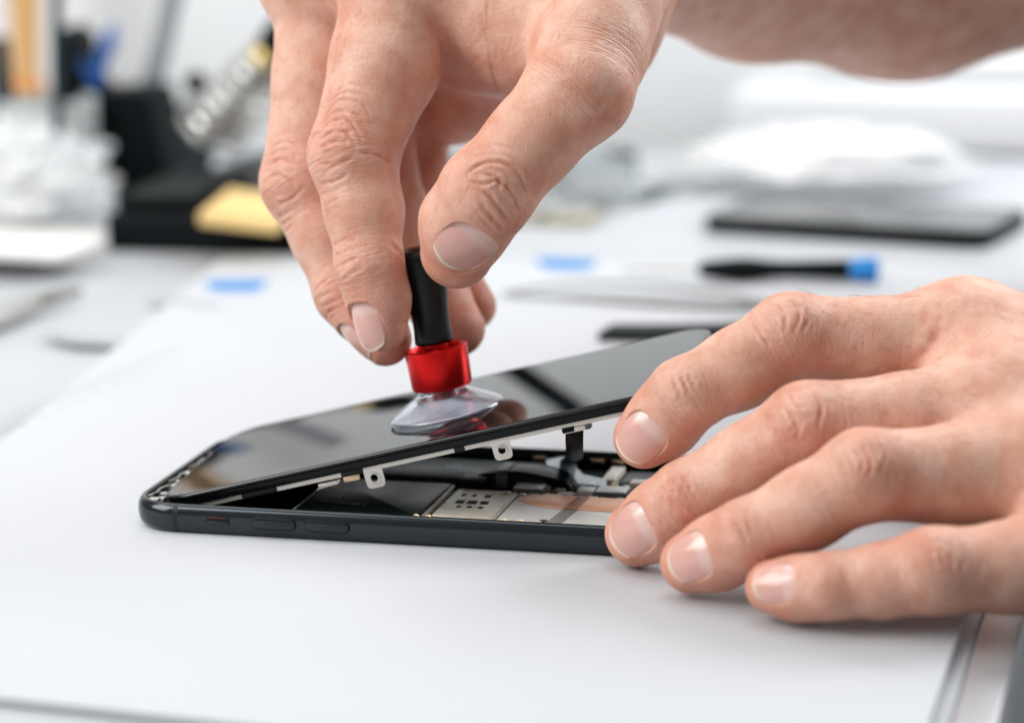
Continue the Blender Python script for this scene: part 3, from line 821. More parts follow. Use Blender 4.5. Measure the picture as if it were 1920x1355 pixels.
        ns = 15; aa = np.linspace(-1, 1, ns); A_, B_ = np.meshgrid(aa, aa, indexing='ij'); q = .78
        px = L * A_ * np.sqrt(1 - B_ ** 2 * q / 2) * 1.0; py = w * (1 - .07 * A_) * B_ * np.sqrt(1 - A_ ** 2 * q / 2)
        pz = hsurf(px, py)
        top = c + px[..., None] * ax + py[..., None] * la + pz[..., None] * n
        bot = top - n * .5
        plates.append((top.reshape(-1, 3), bot.reshape(-1, 3), ((A_ + 1) / 2).ravel(), ns))
    # skin colour: redder over joints and finger ends, plus crease shade painted in
    fl = np.zeros(len(V))
    for (p, r, a) in flush: fl += a * np.exp(-(np.linalg.norm(V - np.asarray(p), axis=1) / r) ** 2)
    fl += np.clip(groove, 0, .6) * .30  # groove redness also stands in for shade: folds painted darker
    o = bigmesh(name, V, Q, 'skin', base)
    o['label'] = label; o['category'] = 'hand'
    at_ = o.data.attributes.new('flush', 'FLOAT', 'POINT')
    at_.data.foreach_set('value', np.clip(fl, 0, 1).astype(np.float32))
    # lie of the fine skin lines: distance along each finger, and round it
    ax_, lat_, wk_, bd = np.zeros(len(V)), np.zeros(len(V)), np.zeros(len(V)), np.full(len(V), 1e9)
    N = vnormals(V, Q)
    for J, Rr, hint in H.chains:
        J = np.array(J); ln = np.concatenate([[0], np.cumsum(np.linalg.norm(np.diff(J, axis=0), axis=1))])
        bb = np.where((V > J.min(0) - 15).all(1) & (V < J.max(0) + 15).all(1))[0]
        P = V[bb]; best = np.full(len(P), 1e9); a = np.zeros(len(P)); la = np.zeros(len(P)); dd = np.zeros(len(P))
        for i in range(3):
            ba = J[i + 1] - J[i]; L2 = ba @ ba
            t = ((P - J[i]) @ ba) / L2; t = np.clip(t, 0, 1 if i < 2 else 1.6)
            q = P - J[i] - t[:, None] * ba; d = np.linalg.norm(q, axis=1)
            e, n, l = frame_of(ba, hint); m = d < best
            best[m] = d[m]; a[m] = (ln[i] + t * math.sqrt(L2))[m]; la[m] = (np.arctan2(q @ l, q @ n) * 9)[m]; dd[m] = (N[bb] @ n)[m]
        w = np.zeros(len(P))
        for jj, wd, s_ in ((1, 9., 1.), (2, 6., .8)): w += s_ * np.exp(-((a - ln[jj]) / wd) ** 2)
        w = (.22 + w * sstep(-.3, .4, dd)) * sstep(8, 20, a)
        m = best < bd[bb]; k = bb[m]
        bd[k] = best[m]; ax_[k] = a[m]; lat_[k] = la[m]; wk_[k] = w[m]
    for nm, arr in (('lie_along', ax_), ('lie_round', lat_), ('lines', wk_)):
        t_ = o.data.attributes.new(nm, 'FLOAT', 'POINT'); t_.data.foreach_set('value', arr.astype(np.float32))
    # sparse fine hairs on the backs of the fingers and hand
    hv, hf = [], []
    for (A0, B0, rad, cnt, ln0, side) in hairs:
        A0, B0 = np.asarray(A0), np.asarray(B0); dr = (B0 - A0) / np.linalg.norm(B0 - A0)
        t = np.clip(((V - A0) @ dr) / np.linalg.norm(B0 - A0), 0, 1); dd = np.linalg.norm(V - A0 - t[:, None] * (B0 - A0), axis=1)
        vw = V - CAM; vw /= np.linalg.norm(vw, axis=1)[:, None]
        cand = np.where((dd < rad) & ((N * vw).sum(1) < .15) & (N @ (side / np.linalg.norm(side)) > .25))[0]
        if not len(cand): continue
        for i in rng.choice(cand, min(int(cnt * .6), len(cand)), False):
            n = N[i]; d = dr + rng.randn(3) * .28; d -= n * (d @ n); d /= np.linalg.norm(d)
            L_ = ln0 * (.6 + .7 * rng.rand()); p = V[i] - n * .05; k0 = len(hv); sd = np.cross(n, d)
            for s_ in range(4):
                q = p + d * L_ * s_ / 3 * .93 + n * L_ * (.34 * (s_ / 3) - .16 * (s_ / 3) ** 2); r_ = .034 * (1 - .8 * s_ / 3)
                hv += [q + sd * r_, q - sd * r_ * .6 + n * r_, q - sd * r_ * .6 - n * r_]
            for s_ in range(3):
                for e_ in range(3): a, b = k0 + s_ * 3 + e_, k0 + s_ * 3 + (e_ + 1) % 3; hf.append([a, b, b + 3, a + 3])
    if hv: mk('hair', np.array(hv), hf, 'hair', o, True, auto=0)['kind'] = 'stuff'
    for top, bot, al, ns in plates:
        Fq = []
        for i in range(ns - 1):
            for j in range(ns - 1):
                a = i * ns + j; Fq.append([a, a + ns, a + ns + 1, a + 1]); b = a + ns * ns; Fq.append([b, b + 1, b + ns + 1, b + ns])
        rim = [i * ns for i in range(ns)] + [(ns - 1) * ns + j for j in range(1, ns)] + [i * ns + ns - 1 for i in range(ns - 2, -1, -1)] + [j for j in range(ns - 2, 0, -1)]
        for i in range(len(rim)):
            a, b = rim[i], rim[(i + 1) % len(rim)]; Fq.append([a, b, b + ns * ns, a + ns * ns][::-1])
        nb = mk('nail', np.concatenate([top, bot]), Fq, 'nail', o, True, auto=50)
        aa = nb.data.attributes.new('along', 'FLOAT', 'POINT')
        aa.data.foreach_set('value', np.concatenate([al, al]).astype(np.float32))
    return o

def bigmesh(name, V, Q, m, base):
    b = np.array(base, float); me = bpy.data.meshes.new(name)
    used = np.unique(Q)
    me.vertices.add(len(V)); me.vertices.foreach_set('co', ((V - b) * S).astype(np.float32).ravel())
    me.loops.add(Q.size); me.loops.foreach_set('vertex_index', Q.astype(np.int32).ravel())
    me.polygons.add(len(Q)); me.polygons.foreach_set('loop_start', np.arange(0, Q.size, 4, dtype=np.int32))
    me.update(calc_edges=True)
    me.polygons.foreach_set('use_smooth', np.ones(len(Q), bool))
    me.materials.append(MATS[m])
    o = bpy.data.objects.new(name, me); COL.objects.link(o); o.location = Vector(b) * S; o['_b'] = b.tolist()
    print(name, 'quads', len(Q))
    return o
def Z1(*p): return [(440 + x / 1.8825, y / 1.8825) for x, y in p]
def Z2(*p): return [(1100 + x / 1.9354, 500 + y / 1.9354) for x, y in p]

# ---- the hand that pinches the suction tool
RH = Hand()
rI = [at(748, -62, 4), at(662, 290, -5), at(693, 500, -9), at(716, 611, -8)]
rM = [at(612, -40, 24), at(569, 342, 16), at(655, 548, 10), at(722, 636, 6)]
rR = [at(690, -20, 45), at(712, 318, 50), at(768, 505, 40), at(858, 616, 24)]
rL = [at(800, -10, 62), at(785, 246, 70), at(775, 425, 62), at(886, 574, 44)]
rT = [at(1120, 20, -8), at(1085, 168, -24), at(912, 362, -27), at(857, 472, -15)]
dors = -RGT * .8 - FWD * .55 + UPV * .1
RH.finger(rI, [13, 13.2, 10.6, 9.2, 7.9, 7.4, 6.2], dors, bulge=(2.6, .8, .6))
RH.finger(rM, [13, 11.5, 10.4, 9.2, 8.3, 8.0, 6.6], -RGT - UPV * .3)
RH.finger(rR, [12, 10.0, 9.2, 8.6, 8.0, 8.0, 7.0], -RGT)
RH.finger(rL, [11, 9.0, 8.0, 7.6, 7.0, 7.0, 6.2], -RGT)
RH.finger(rT, [15.5, 14.0, 12.6, 10.6, 10.9, 10.6, 8.8], RGT * .7 - FWD * .5 + UPV * .5, bulge=(0, .4, 1.2))
RH.kw = 2.6
wr = at(1175, -150, 62)
for j, r in ((rI, 14), (rM, 14), (rR, 13), (rL, 12)): RH.flesh(j[0], wr, r, 20)
RH.flesh(rI[0], rM[0], 13, 13); RH.flesh(rM[0], rR[0], 13, 12); RH.flesh(rR[0], rL[0], 12, 11)
RH.flesh(at(1110, 0, 0), wr, 17, 21)
RH.flesh(at(835, -30, 8), at(1065, 75, -6), 14, 13)            # web between thumb and first finger
RH.flesh(at(860, 20, 40), at(1080, 40, 30), 20, 22)            # ball of the palm
RH.flesh(at(845, 165, 62), at(960, 95, 58), 15, 19); RH.flesh(at(960, 95, 58), at(1060, 20, 55), 19, 21)
RH.flesh(at(893, 92, 20), at(985, 100, 4), 10.5, 10.5)
RH.flesh(wr, at(1420, -95, 130), 26, 31)
RH.flesh(at(1420, -95, 130), at(1690, -105, 170), 31, 40)
RH.flesh(at(1690, -105, 170), at(2050, -190, 215), 40, 42)
RH.flesh(at(2050, -190, 215), at(2500, -300, 270), 42, 45)
cr = []
def C1(dep, wid, *ls):
    for l in ls: cr.append((Z1(*l), dep, wid))
C1(.38, .42, [(300, 500), (345, 465), (395, 470), (430, 520)], [(295, 528), (345, 503), (400, 500)], [(318, 602), (370, 577), (425, 553)],
   [(290, 560), (312, 582), (355, 568)], [(300, 650), (350, 640), (402, 613)], [(440, 540), (500, 546), (552, 575)])
C1(.20, .38, [(300, 470), (340, 432), (400, 425), (440, 470)], [(308, 440), (360, 395), (430, 405), (462, 440)], [(320, 405), (375, 355), (450, 372), (480, 410)],
   [(300, 690), (360, 668), (410, 645)], [(315, 725), (370, 700)], [(380, 400), (430, 460), (450, 500)], [(350, 330), (410, 300), (470, 320)], [(330, 365), (390, 325), (460, 345)])
C1(.25, .38, [(345, 868), (390, 846), (430, 850)], [(352, 905), (400, 884), (430, 886)], [(358, 945), (415, 918), (440, 915)], [(378, 990), (420, 958), (450, 942)])
C1(.3, .6, [(545, 858), (578, 885), (600, 915)])
C1(.35, .42, [(122, 585), (165, 563), (215, 585)], [(108, 645), (150, 618), (200, 640), (218, 672)], [(148, 722), (200, 702), (243, 662)], [(138, 780), (205, 738)],
   [(158, 803), (205, 768)], [(178, 818), (208, 790)])
C1(.18, .38, [(118, 555), (170, 530), (225, 555)], [(125, 525), (180, 500), (235, 530)], [(120, 670), (160, 690), (200, 680)])
C1(.26, .38, [(268, 1035), (325, 988)], [(288, 1055), (343, 1028)], [(308, 1083), (362, 1060)], [(328, 1105), (368, 1082)])
C1(.42, .45, [(815, 622), (865, 583), (940, 575), (1000, 612), (1028, 690)], [(825, 640), (880, 652), (930, 642), (978, 682), (1003, 750)],
   [(845, 662), (900, 692), (945, 752), (978, 785)], [(865, 715), (915, 775), (950, 815)], [(885, 612), (935, 640), (925, 672)])
C1(.13, .36, [(785, 605), (850, 552), (935, 545), (1015, 580), (1050, 640)], [(770, 580), (840, 525), (945, 515), (1045, 562)], 
   [(880, 680), (930, 728), (960, 770)], [(900, 595), (950, 615), (985, 660)], [(850, 745), (900, 800), (935, 840)],
   [(930, 655), (900, 672)], [(955, 640), (985, 715)])
C1(.9, 1.0, [(738, 90), (748, 180), (738, 262), (700, 322), (642, 382)], [(905, 190), (912, 280), (903, 345)])
C1(.10, .5, [(780, 150), (803, 215)], [(832, 180), (870, 140), (892, 95)], [(780, 292), (830, 240), (882, 188)], [(932, 150), (920, 225)], [(962, 130), (938, 205)], [(992, 118), (950, 212)],
   [(1022, 100), (980, 185)], [(1052, 80), (1010, 165)], [(870, 55), (890, 130)], [(840, 45), (852, 125)], [(803, 55), (812, 125)], [(620, 250), (642, 320), (640, 375)],
   [(690, 30), (725, 80), (738, 130)], [(1075, 55), (1040, 130)])
C1(.07, .6, [(1290, 420), (1355, 330), (1405, 220)], [(1270, 400), (1330, 310), (1385, 210)], [(1250, 430), (1300, 350), (1360, 240)], [(1100, 120), (1060, 200)], [(1130, 110), (1090, 200)])
def hj(J, s=1.0): return [(J[1], 11 * s, .40), (J[2], 8 * s, .34), (J[3], 11 * s, .55)]
fr = []
for j in (rI, rM, rR, rL): fr += hj(j)
fr += [(rT[1], 14, .25), (rT[2], 11, .35), (rT[3], 12, .5), (at(870, 160, 30), 30, .5)]
SPIN = -.45
nr = [dict(f=4, uv=(871, 470), axis=rT[3] - rT[2], w=13.4, l=14.2, flat=.5, spin=SPIN, R=10.4),
      dict(f=0, frm=rI[2] * .06 + rI[3] * .94, dir=-RGT * .62 - FWD * .72 - UPV * .2, axis=rI[3] - rI[2], w=10.0, l=12.5),
      dict(f=1, frm=rM[2] * .25 + rM[3] * .75, dir=-RGT * .75 - UPV * .55 - FWD * .35, axis=rM[3] - rM[2], w=9.6, l=11)]
right_hand = make_hand(RH, 'hand', 'right hand with bent wrist pinching the black handle of the suction tool', cr, nr, fr, (70, 40, 24), lambda P: (P - CAM) @ FWD < 697 + 95,
                       lumps=[(770, 60, 9, .8), (640, 300, 6, .35), (930, 365, 7, .45), (1140, 150, 10, .6), (690, 180, 9, .3), (520, 350, 6, .4)],
                       hairs=[(rI[0], rI[1] * .8 + rI[0] * .2, 15, 110, 3.4, dors), (rM[0], rM[1] * .8 + rM[0] * .2, 14, 70, 3.2, -RGT - FWD * .3), (at(1240, -20, -5), at(1100, 110, -20), 20, 80, 3.6, RGT * .6 - FWD * .6 + UPV * .4), (at(1900, 0, 180), at(1300, 0, 90), 60, 160, 5.5, -FWD)])

# ---- the hand that steadies the phone
LH = Hand()
lI = [at(1812, 642, -42), at(1482, 630, -48), at(1284, 742, -50), at(1208, 820, -45)]
lM = [at(1885, 768, -60), at(1514, 801, -66), at(1292, 934, -58), at(1196, 1000, -49)]
lR = [at(1960, 880, -74), at(1622, 890, -85), at(1398, 1008, -79), at(1296, 1054, -71)]
lP = [at(2040, 1045, -94), at(1750, 1069, -99), at(1555, 1098, -96), at(1448, 1100, -90)]
up = np.array([-.15, -.75, .65])
LH.finger(lI, [12, 10.2, 9.4, 8.9, 8.2, 8.2, 7.1], UPV * .8 - FWD * .6 + RGT * -.2)
LH.finger(lM, [12.5, 10.6, 9.7, 9.1, 8.4, 8.6, 7.5], UPV * .7 - FWD * .7)
LH.finger(lR, [12.5, 10.8, 9.5, 8.7, 7.9, 7.9, 6.8], UPV * .7 - FWD * .7)
LH.finger(lP, [11.5, 9.4, 8.7, 7.5, 6.7, 6.6, 5.7], UPV * .7 - FWD * .7)
lT = [np.array([232, 46, 26.]), np.array([208, 62, 21.]), np.array([180, 69, 14.]), np.array([156, 68, 8.5])]
LH.finger(lT, [14, 12, 11, 10, 9.6, 9.6, 8.4], (0, .3, 1))
lw = at(2400, 860, -75)
for j, r in ((lI, 13), (lM, 13), (lR, 12), (lP, 11)): LH.flesh(j[0], lw + (j[0] - lM[0]) * .45, r, 15.5)
LH.flesh(lI[0], lM[0], 11.5, 11.5); LH.flesh(lM[0], lR[0], 11.5, 11); LH.flesh(lR[0], lP[0], 11, 10)
LH.flesh(lT[0], lw + [0, 12, 0], 15, 20)
LH.flesh(lw, np.array([420, 12, 40.]), 22, 34, (0, -.5, 1), 1.2)
LH.flesh(np.array([420, 12, 40.]), np.array([520, 20, 50.]), 34, 40, (0, -.5, 1), 1.1)
LH.kw = 7.0; LH.kf = 1.0
cr = []
def C2(dep, wid, *ls):
    for l in ls: cr.append((Z2(*l), dep, wid))
C2(.28, .42, [(688, 130), (722, 180), (718, 240)], [(738, 118), (772, 180), (748, 245)], [(788, 135), (803, 190), (778, 238)], [(615, 205), (655, 268), (700, 305)], [(590, 170), (635, 250), (670, 290)],
   [(340, 395), (372, 455)], [(312, 400), (345, 475)], [(365, 385), (395, 440)])
C2(.08, .7, [(1240, 110), (1235, 180), (1222, 230)], [(1290, 95), (1292, 180), (1272, 245)], [(1340, 95), (1342, 195)], [(1382, 95), (1392, 185)], [(1422, 105), (1434, 175)], [(1470, 120), (1482, 165)],
   [(1190, 120), (1185, 170)], [(1315, 100), (1318, 190)], [(1145, 120), (1140, 160)])
C2(.3, 1.0, [(1292, 225), (1240, 298), (1180, 352)])
C2(.34, .45, [(735, 450), (762, 500), (805, 522)], [(808, 440), (847, 510), (838, 590)], [(718, 500), (762, 560), (738, 605)], [(648, 530), (690, 602), (745, 645)], [(690, 465), (722, 545)], [(782, 555), (760, 625)],
   [(298, 748), (342, 800), (372, 845)], [(268, 790), (312, 852), (362, 893)], [(348, 755), (385, 818)], [(285, 770), (325, 828)])
C2(.26, .42, [(958, 648), (1002, 702), (990, 768)], [(1058, 638), (1082, 692), (1058, 758)], [(1000, 648), (1032, 722), (1008, 775)], [(918, 708), (962, 785)], [(1030, 640), (1058, 690)],
   [(538, 928), (592, 985)], [(578, 918), (605, 965)], [(550, 955), (582, 1005)])
C2(.22, .42, [(1248, 1028), (1272, 1105)], [(1308, 1038), (1332, 1115)], [(1372, 1058), (1350, 1115)], [(1280, 1030), (1305, 1100)], [(918, 1088), (938, 1155)], [(948, 1098), (962, 1175)], [(930, 1085), (950, 1160)])
fr = []
for j in (lI, lM, lR, lP): fr += hj(j, .9)
fr += [(lI[0], 13, .4), (lM[0], 13, .4)]
nlf = [dict(f=0, uv=(1196, 824), axis=lI[3] - lI[2], w=11.2, l=12.2), dict(f=1, uv=(1177, 996), axis=lM[3] - lM[2], w=11.9, l=13.0),
       dict(f=2, uv=(1287, 1045), axis=lR[3] - lR[2], w=10.8, l=11.8), dict(f=3, uv=(1449, 1091), axis=lP[3] - lP[2], w=9.0, l=10.2)]
left_hand = make_hand(LH, 'hand', 'left hand resting on the mat with fingers over the right end of the phone', cr, nlf, fr, (180, -10, 0), lambda P: P[:, 0] < 235,
                      lumps=[(1470, 590, 8, .4), (1500, 770, 8, .4), (1615, 860, 8, .4), (1740, 1030, 7, .3), (1800, 575, 10, .6)],
                      hairs=[(lI[0], lI[1] * .8 + lI[0] * .2, 13, 70, 3.4, UPV - FWD), (lM[0], lM[1] * .8 + lM[0] * .2, 13, 60, 3.2, UPV - FWD), (lR[0], lR[1] * .7 + lR[0] * .3, 13, 45, 3.0, UPV - FWD), (at(1960, 760, -60), at(1800, 700, -55), 22, 60, 3.8, UPV - FWD)])
# ------------------------------------------------------------------ things on the bench behind
def cutout(px, y, t):
    """solid shape whose front outline was measured on the upright plane y, t deep"""
    P = np.array([ony(u, v, y) for u, v in px])
    a = np.column_stack([P[:, 0], P[:, 2]])
    if sum(a[i][0] * a[i - 1][1] - a[i - 1][0] * a[i][1] for i in range(len(a))) > 0: P = P[::-1]
    c = P.mean(0)
    r = [P + [0, t, 0], P + [0, .8, 0], P + (c - P) * .02]
    return loft(r[::-1] if False else [r[0], r[1], r[2]])
ss = thing('soldering_stand', 'black soldering iron stand with a yellow sponge and steel coil holder', 'soldering stand', (-105, 400, ZT))
bs = MB(); bs.add(*box((-102, 451, ZT + 7.2), (108, 162, 14), 1.5)); bs.add(*box((-140, 414, ZT + 17), (30, 72, 6), 1.5))
bs.build('base', 'black_plastic', ss)
q = [on(u, v, 16.5) for u, v in ((372, 398), (520, 414), (560, 372), (430, 352))]
V, F = slab(np.array(q)[:, :2], 11.6, 16.5, 1.0); mk('sponge', V, F, 'sponge_yellow', ss)
V, F = cutout([(218, 390), (345, 388), (318, 330), (278, 178), (262, 170), (168, 172), (166, 258), (212, 268), (216, 330)], 500, 30); mk('upright', V, F, 'black_plastic', ss)
V, F = cutout([(104, 62), (118, 52), (142, 74), (148, 130), (175, 168), (172, 192), (112, 190)], 502, 22); mk('tool_slot', V, F, 'black_plastic', ss)
V, F = cutout([(108, 305), (214, 285), (216, 345), (190, 352), (150, 335)], 505, 22); mk('rear_foot', V, F, 'slate_plastic', ss)
ax0, ax1 = ony(385, 262, 482), ony(508, 112, 482); h = []
a_, n_, l_ = frame_of(ax1 - ax0, (0, 1, 0)); Ln = np.linalg.norm(ax1 - ax0)
for k in range(241):
    t = k / 240; r = 13.5 - 3.4 * t; an = 2 * math.pi * 8 * t
    h.append(ax0 + a_ * Ln * t + r * (math.cos(an) * n_ + math.sin(an) * l_))
V, F = tube(h, 1.5, 6); mk('coil_holder', V, F, 'steel', ss)
V, F = lathe([(4.6, 2), (4.6, Ln * .25), (4.2, Ln * .6), (4.0, Ln * .96)], ax0, a_, 24); mk('iron_sleeve', V, F, 'steel', ss)
V, F = lathe([(9.6, 0), (9.8, 1), (9.8, 4), (9.4, 5)], ax0 + a_ * Ln * .95, a_, 28); mk('ring', V, F, 'brass', ss)
V, F = lathe([(8.4, 0), (9.8, 2), (10.4, 6), (10.0, 11), (7.5, 15), (6.0, 17), (6.2, 40), (4, 44)], ax0 + a_ * (Ln * .95 + 5), a_, 28); mk('iron_grip', V, F, 'black_plastic', ss)
V, F = cutout([(330, 200), (352, 190), (392, 270), (380, 330), (360, 372), (330, 372), (352, 300)], 486, 10); mk('coil_arm', V, F, 'slate_plastic', ss)
V, F = lathe([(0.1, -4), (4, -3.5), (4.6, 0), (4, 3.5), (.1, 4)], ony(368, 156, 486), (0.8, 0, .3), 20); mk('knob', V, F, 'black_plastic', ss)

V, F = tube(spline([ony(345, -120, 560), ony(318, 20, 556), ony(292, 130, 552), ony(268, 215, 550), ony(262, 318, 548)], 8), 4.6, 12)
tag(mk('cable', V, F, 'cable_grey'), 'thick grey cable running down behind the black stand', 'cable')
pl = thing('pliers', 'blue handled pliers standing in the black stand', 'pliers', ony(180, 165, 508))
V, F = tube(spline([ony(212, 48, 508), ony(206, 75, 508), ony(195, 105, 508), ony(184, 138, 508), ony(180, 172, 508)], 6), [1.5] * 4 + [3.2] * 9 + [2.6] * 8 + [2.2] * 4, 12); mk('handle', V, F, 'blue_plastic', pl)
V, F = tube(spline([ony(140, 108, 506), ony(148, 132, 506), ony(162, 150, 507), ony(180, 166, 508)], 6), 3.4, 12); mk('handle', V, F, 'blue_plastic', pl)
br = thing('brush', 'wooden handled brush with an orange collar standing at the far left', 'brush', ony(54, 285, 650))
V, F = tube([ony(34, -420, 650), ony(44, -60, 650), ony(49, 150, 650)], [8.5, 8.5, 6.4], 20); mk('handle', V, F, 'wood', br)
V, F = tube([ony(49, 145, 650), ony(50, 165, 650), ony(50, 205, 650)], [6.4, 9.4, 9], 20); mk('collar', V, F, 'orange_band', br)
V, F = tube([ony(50, 203, 650), ony(54, 240, 650), ony(60, 300, 650)], [8.6, 9.4, 11], 20); mk('bristles', V, F, 'bristle', br)
lx_ = thing('streak_post', 'dark upright post added unseen behind the raised hand, mirrored as a dark streak in the display', 'lamp post', (-62, 480, ZT))  # hidden post, added only for the dark streak it mirrors in the glass
V, F = tube([(-62, 480, 2), (-62, 480, 60), (-61, 480, 230)], [6.5, 6.0, 5.5], 16); mk('post', V, F, 'black_plastic', lx_)
V, F = lathe([(18, 0), (18, 3), (16, 5), (7, 6)], (-62, 480, ZT), (0, 0, 1), 32); mk('foot', V, F, 'black_plastic', lx_)
pt = thing('tool_pot', 'grey pot holding tools behind the crumpled bags', 'pot', on(95, 345, ZT))
b_ = on(95, 372, ZT); V, F = lathe([(19, 0), (20, 2), (21, 42), (19.5, 42), (18, 6)], b_, (0, 0, 1), 36, False); mk('pot', V, F, 'pale_plastic', pt)
V, F = cutout([(122, 192), (165, 196), (166, 302), (126, 300)], 530, 12); tag(mk('card_box', V, F, 'white_plastic'), 'small pale box under the black tool slot', 'box')
V, F = tube([ony(108, -90, 440), ony(106, 60, 440), ony(108, 250, 440)], 2.4, 10); tag(mk('rod', V, F, 'slate_plastic'), 'thin dark rod rising beside the wooden brush', 'rod')
V, F = tube([ony(-2, 70, 480), ony(6, 200, 478), ony(16, 330, 476)], [4, 5, 6], 12); tag(mk('hand_tool', V, F, 'slate_plastic'), 'dark tool handle at the left edge beside the brush', 'tool')

def bag(name, label, px, z0, hgt, m, seed, ext):
    """crumpled film pillow"""
    c = on(*px, ZT); n = 56; rings = []
    for j in range(n):
        ph_ = math.pi * (j + .5) / n - math.pi / 2; row = []
        for i in range(n * 2):
            th = math.pi * i / n
            d = Vector((math.cos(th) * math.cos(ph_), math.sin(th) * math.cos(ph_), math.sin(ph_)))
            f = 1 + .16 * mnoise.noise(d * 2.1 + Vector((seed, 0, 0))) + .34 * abs(mnoise.noise(d * 3.6 + Vector((0, seed, 0)))) + .16 * abs(mnoise.noise(d * 8 + Vector((seed, seed, 0)))) + .05 * mnoise.noise(d * 14 + Vector((0, 0, seed)))
            z = d.z * f; z = max(z, -.02) if z > 0 else z * .04
            row.append((c[0] + d.x * f * ext[0], c[1] + d.y * f * ext[1], z0 + .3 + max(0, (z + .04)) * hgt))
        rings.append(row)
    V, F = loft(rings); return tag(mk(name, V, F, m, auto=0), label, 'plastic bag')
bag('plastic_bag', 'crumpled clear plastic bag at the far left of the bench', (40, 398), ZT, 30, 'bag_film', 3.1, (34, 32))
bag('plastic_bag', 'small crumpled clear bag in front of the grey pot', (120, 392), ZT, 13, 'bag_film', 7.7, (18, 16))
V, F = box(on(20, 462, ZT + 4), (60, 36, 8), 1, Rz(-.12)); b0 = thing('card_box', 'flat cream edged box at the left picture edge', 'box', on(20, 462, ZT))
mk('body', V, F, 'card_cream', b0); V, F = box(on(20, 462, ZT + 9), (60.5, 36.5, 3), .6, Rz(-.12)); mk('lid', V, F, 'white_plastic', b0)
V, F = tube([on(-60, 618, 2), on(30, 580, 2.2), on(62, 566, 2)], [3.6, 3.6, 3.2], 14); s0 = thing('metal_tool', 'short polished metal tool on the bench left of the mat', 'tool', on(20, 590, ZT)); mk('shaft', V, F, 'steel', s0)
V, F = tube([on(62, 566, 2), on(100, 556, 1.6), on(150, 545, 1.4)], [2.8, 2.0, 1.4], 12); mk('tip', V, F, 'tape_grey', s0)

# right-hand side
a, b = on(1312, 436, ZT), on(1848, 470, ZT); ex = (b - a) / np.linalg.norm(b - a); ey = np.array([-ex[1], ex[0], 0]); wdt = np.linalg.norm(b - a)
tb = thing('tablet', 'black glass tablet lying flat under a clear plastic bag', 'tablet', (a + b) / 2)
V, F = slab(rrect(wdt, 60, 7, 6), 0, 6.2, 1.2); T3 = np.stack([ex, ey, [0, 0, 1]], 1); c0 = (a + b) / 2 + ey * 30
mk('body', V @ T3.T + c0, F, 'black_plastic', tb)
V, F = slab(rrect(wdt - 2.4, 57.6, 6, 6), 6.2, 6.6, .15); mk('screen', V @ T3.T + c0, F, 'glass_black', tb)
bag('plastic_bag', 'large bright crumpled plastic bag lying over the tablet', (1540, 352), 4.6, 15, 'bag_film', 11.3, (56, 28))
bag('plastic_bag', 'pale cyan plastic bag behind the thumb', (1050, 375), ZT, 16, 'bag_film_cyan', 5.2, (30, 40))
def pcb(px, sx, sy, rot, m, label, seed):
    c = on(*px, ZT); r = random.Random(seed)
    t = thing('circuit_board', label, 'circuit board', c, 'loose circuit boards on the bench')
    V, F = box((0, 0, 1.2), (sx, sy, 2.2), .3); mk('board', V @ Rz(rot).T + c, F, m, t)
    for k in range(5):
        V, F = box(((r.random() - .5) * sx * .8, (r.random() - .5) * sy * .6, 3.4), (4 + r.random() * 6, 3 + r.random() * 5, 2), .2); mk('chip', V @ Rz(rot).T + c, F, r.choice(['chip_grey', 'chip_dark', 'shield_grey']), t)
pcb((1052, 415), 30, 22, -.1, 'board_tan', 'tan circuit board lying just beyond the blue sticker', 2)
pcb((1182, 368), 28, 34, -.15, 'board_green', 'dark green circuit board lying farther back beside the tablet', 4)
V, F = box(on(1075, 318, ZT + 7), (44, 40, 14), 2, Rz(-.2)); tag(mk('tool_case', V, F, 'slate_plastic'), 'dark teal case half hidden behind the thumb', 'case')
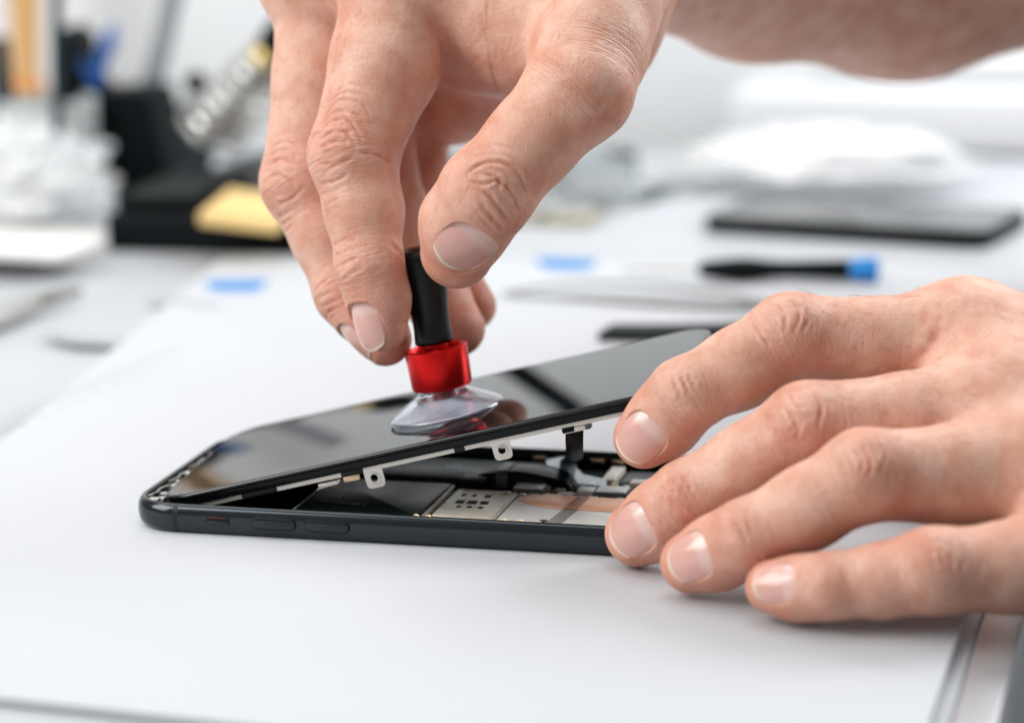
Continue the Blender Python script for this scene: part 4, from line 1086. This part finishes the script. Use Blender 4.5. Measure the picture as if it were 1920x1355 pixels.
a, b = on(1308, 528, 0), on(1648, 528, 0); a[2] = b[2] = 4.2; Ls = np.linalg.norm(b - a); ax = (b - a) / Ls
sd = thing('screwdriver', 'black precision screwdriver with a blue end cap', 'screwdriver', (a + b) / 2 - [0, 0, 4.2])
V, F = lathe([(1.2, 0), (2.4, 1), (3.2, 5), (3.9, 12), (4.1, 17), (3.4, 24), (3.0, 30), (3.2, 36), (3.6, Ls * .82), (3.3, Ls * .84)], a, ax, 28); mk('handle', V, F, 'black_plastic', sd)
V, F = lathe([(3.4, Ls * .84), (3.9, Ls * .86), (4.2, Ls * .93), (4.2, Ls * .99), (3.4, Ls)], a, ax, 28); mk('end_cap', V, F, 'cap_blue', sd)
V, F = lathe([(.9, -26), (1.0, 0)], a, ax, 12); mk('blade', V, F, 'steel', sd)
tw = thing('tweezers', 'steel tweezers lying across the mat beyond the display', 'tweezers', on(1180, 575, 0))
for s_, z in ((1, 1.0), (-1, 3.6)):
    p = [on(940, 557, 0), on(1060, 557 + s_ * 5, 0), on(1200, 562 + s_ * 10, 0), on(1330, 572 + s_ * 7, 0), on(1440, 580, 0)]
    for q_, zz in zip(p, (1.2, z, z + .2, z, 2.2)): q_[2] = zz
    sp = spline(p, 8); rings = []
    for i, P in enumerate(sp):
        t = i / (len(sp) - 1); w = .5 + 2.3 * min(1, t * 1.7); tg = sp[min(i + 1, len(sp) - 1)] - sp[max(i - 1, 0)]; tg /= np.linalg.norm(tg); nn = np.cross([0, 0, 1], tg)
        rings.append([P + nn * w + [0, 0, .4], P - nn * w + [0, 0, .4], P - nn * w - [0, 0, .4], P + nn * w - [0, 0, .4]])
    V, F = loft(rings); mk('arm', V, F, 'tweezer_steel', tw)
p = [on(1135, 624, 1.2), on(1230, 624, 1.6), on(1330, 622, 2.2), on(1470, 616, 2.6)]
V, F = ribbon(spline(p, 6), 15.0, 3.0, (0.1, 1, 0)); tag(mk('pry_tool', V, F, 'black_plastic'), 'flat black pry tool lying behind the raised corner of the display', 'pry tool')
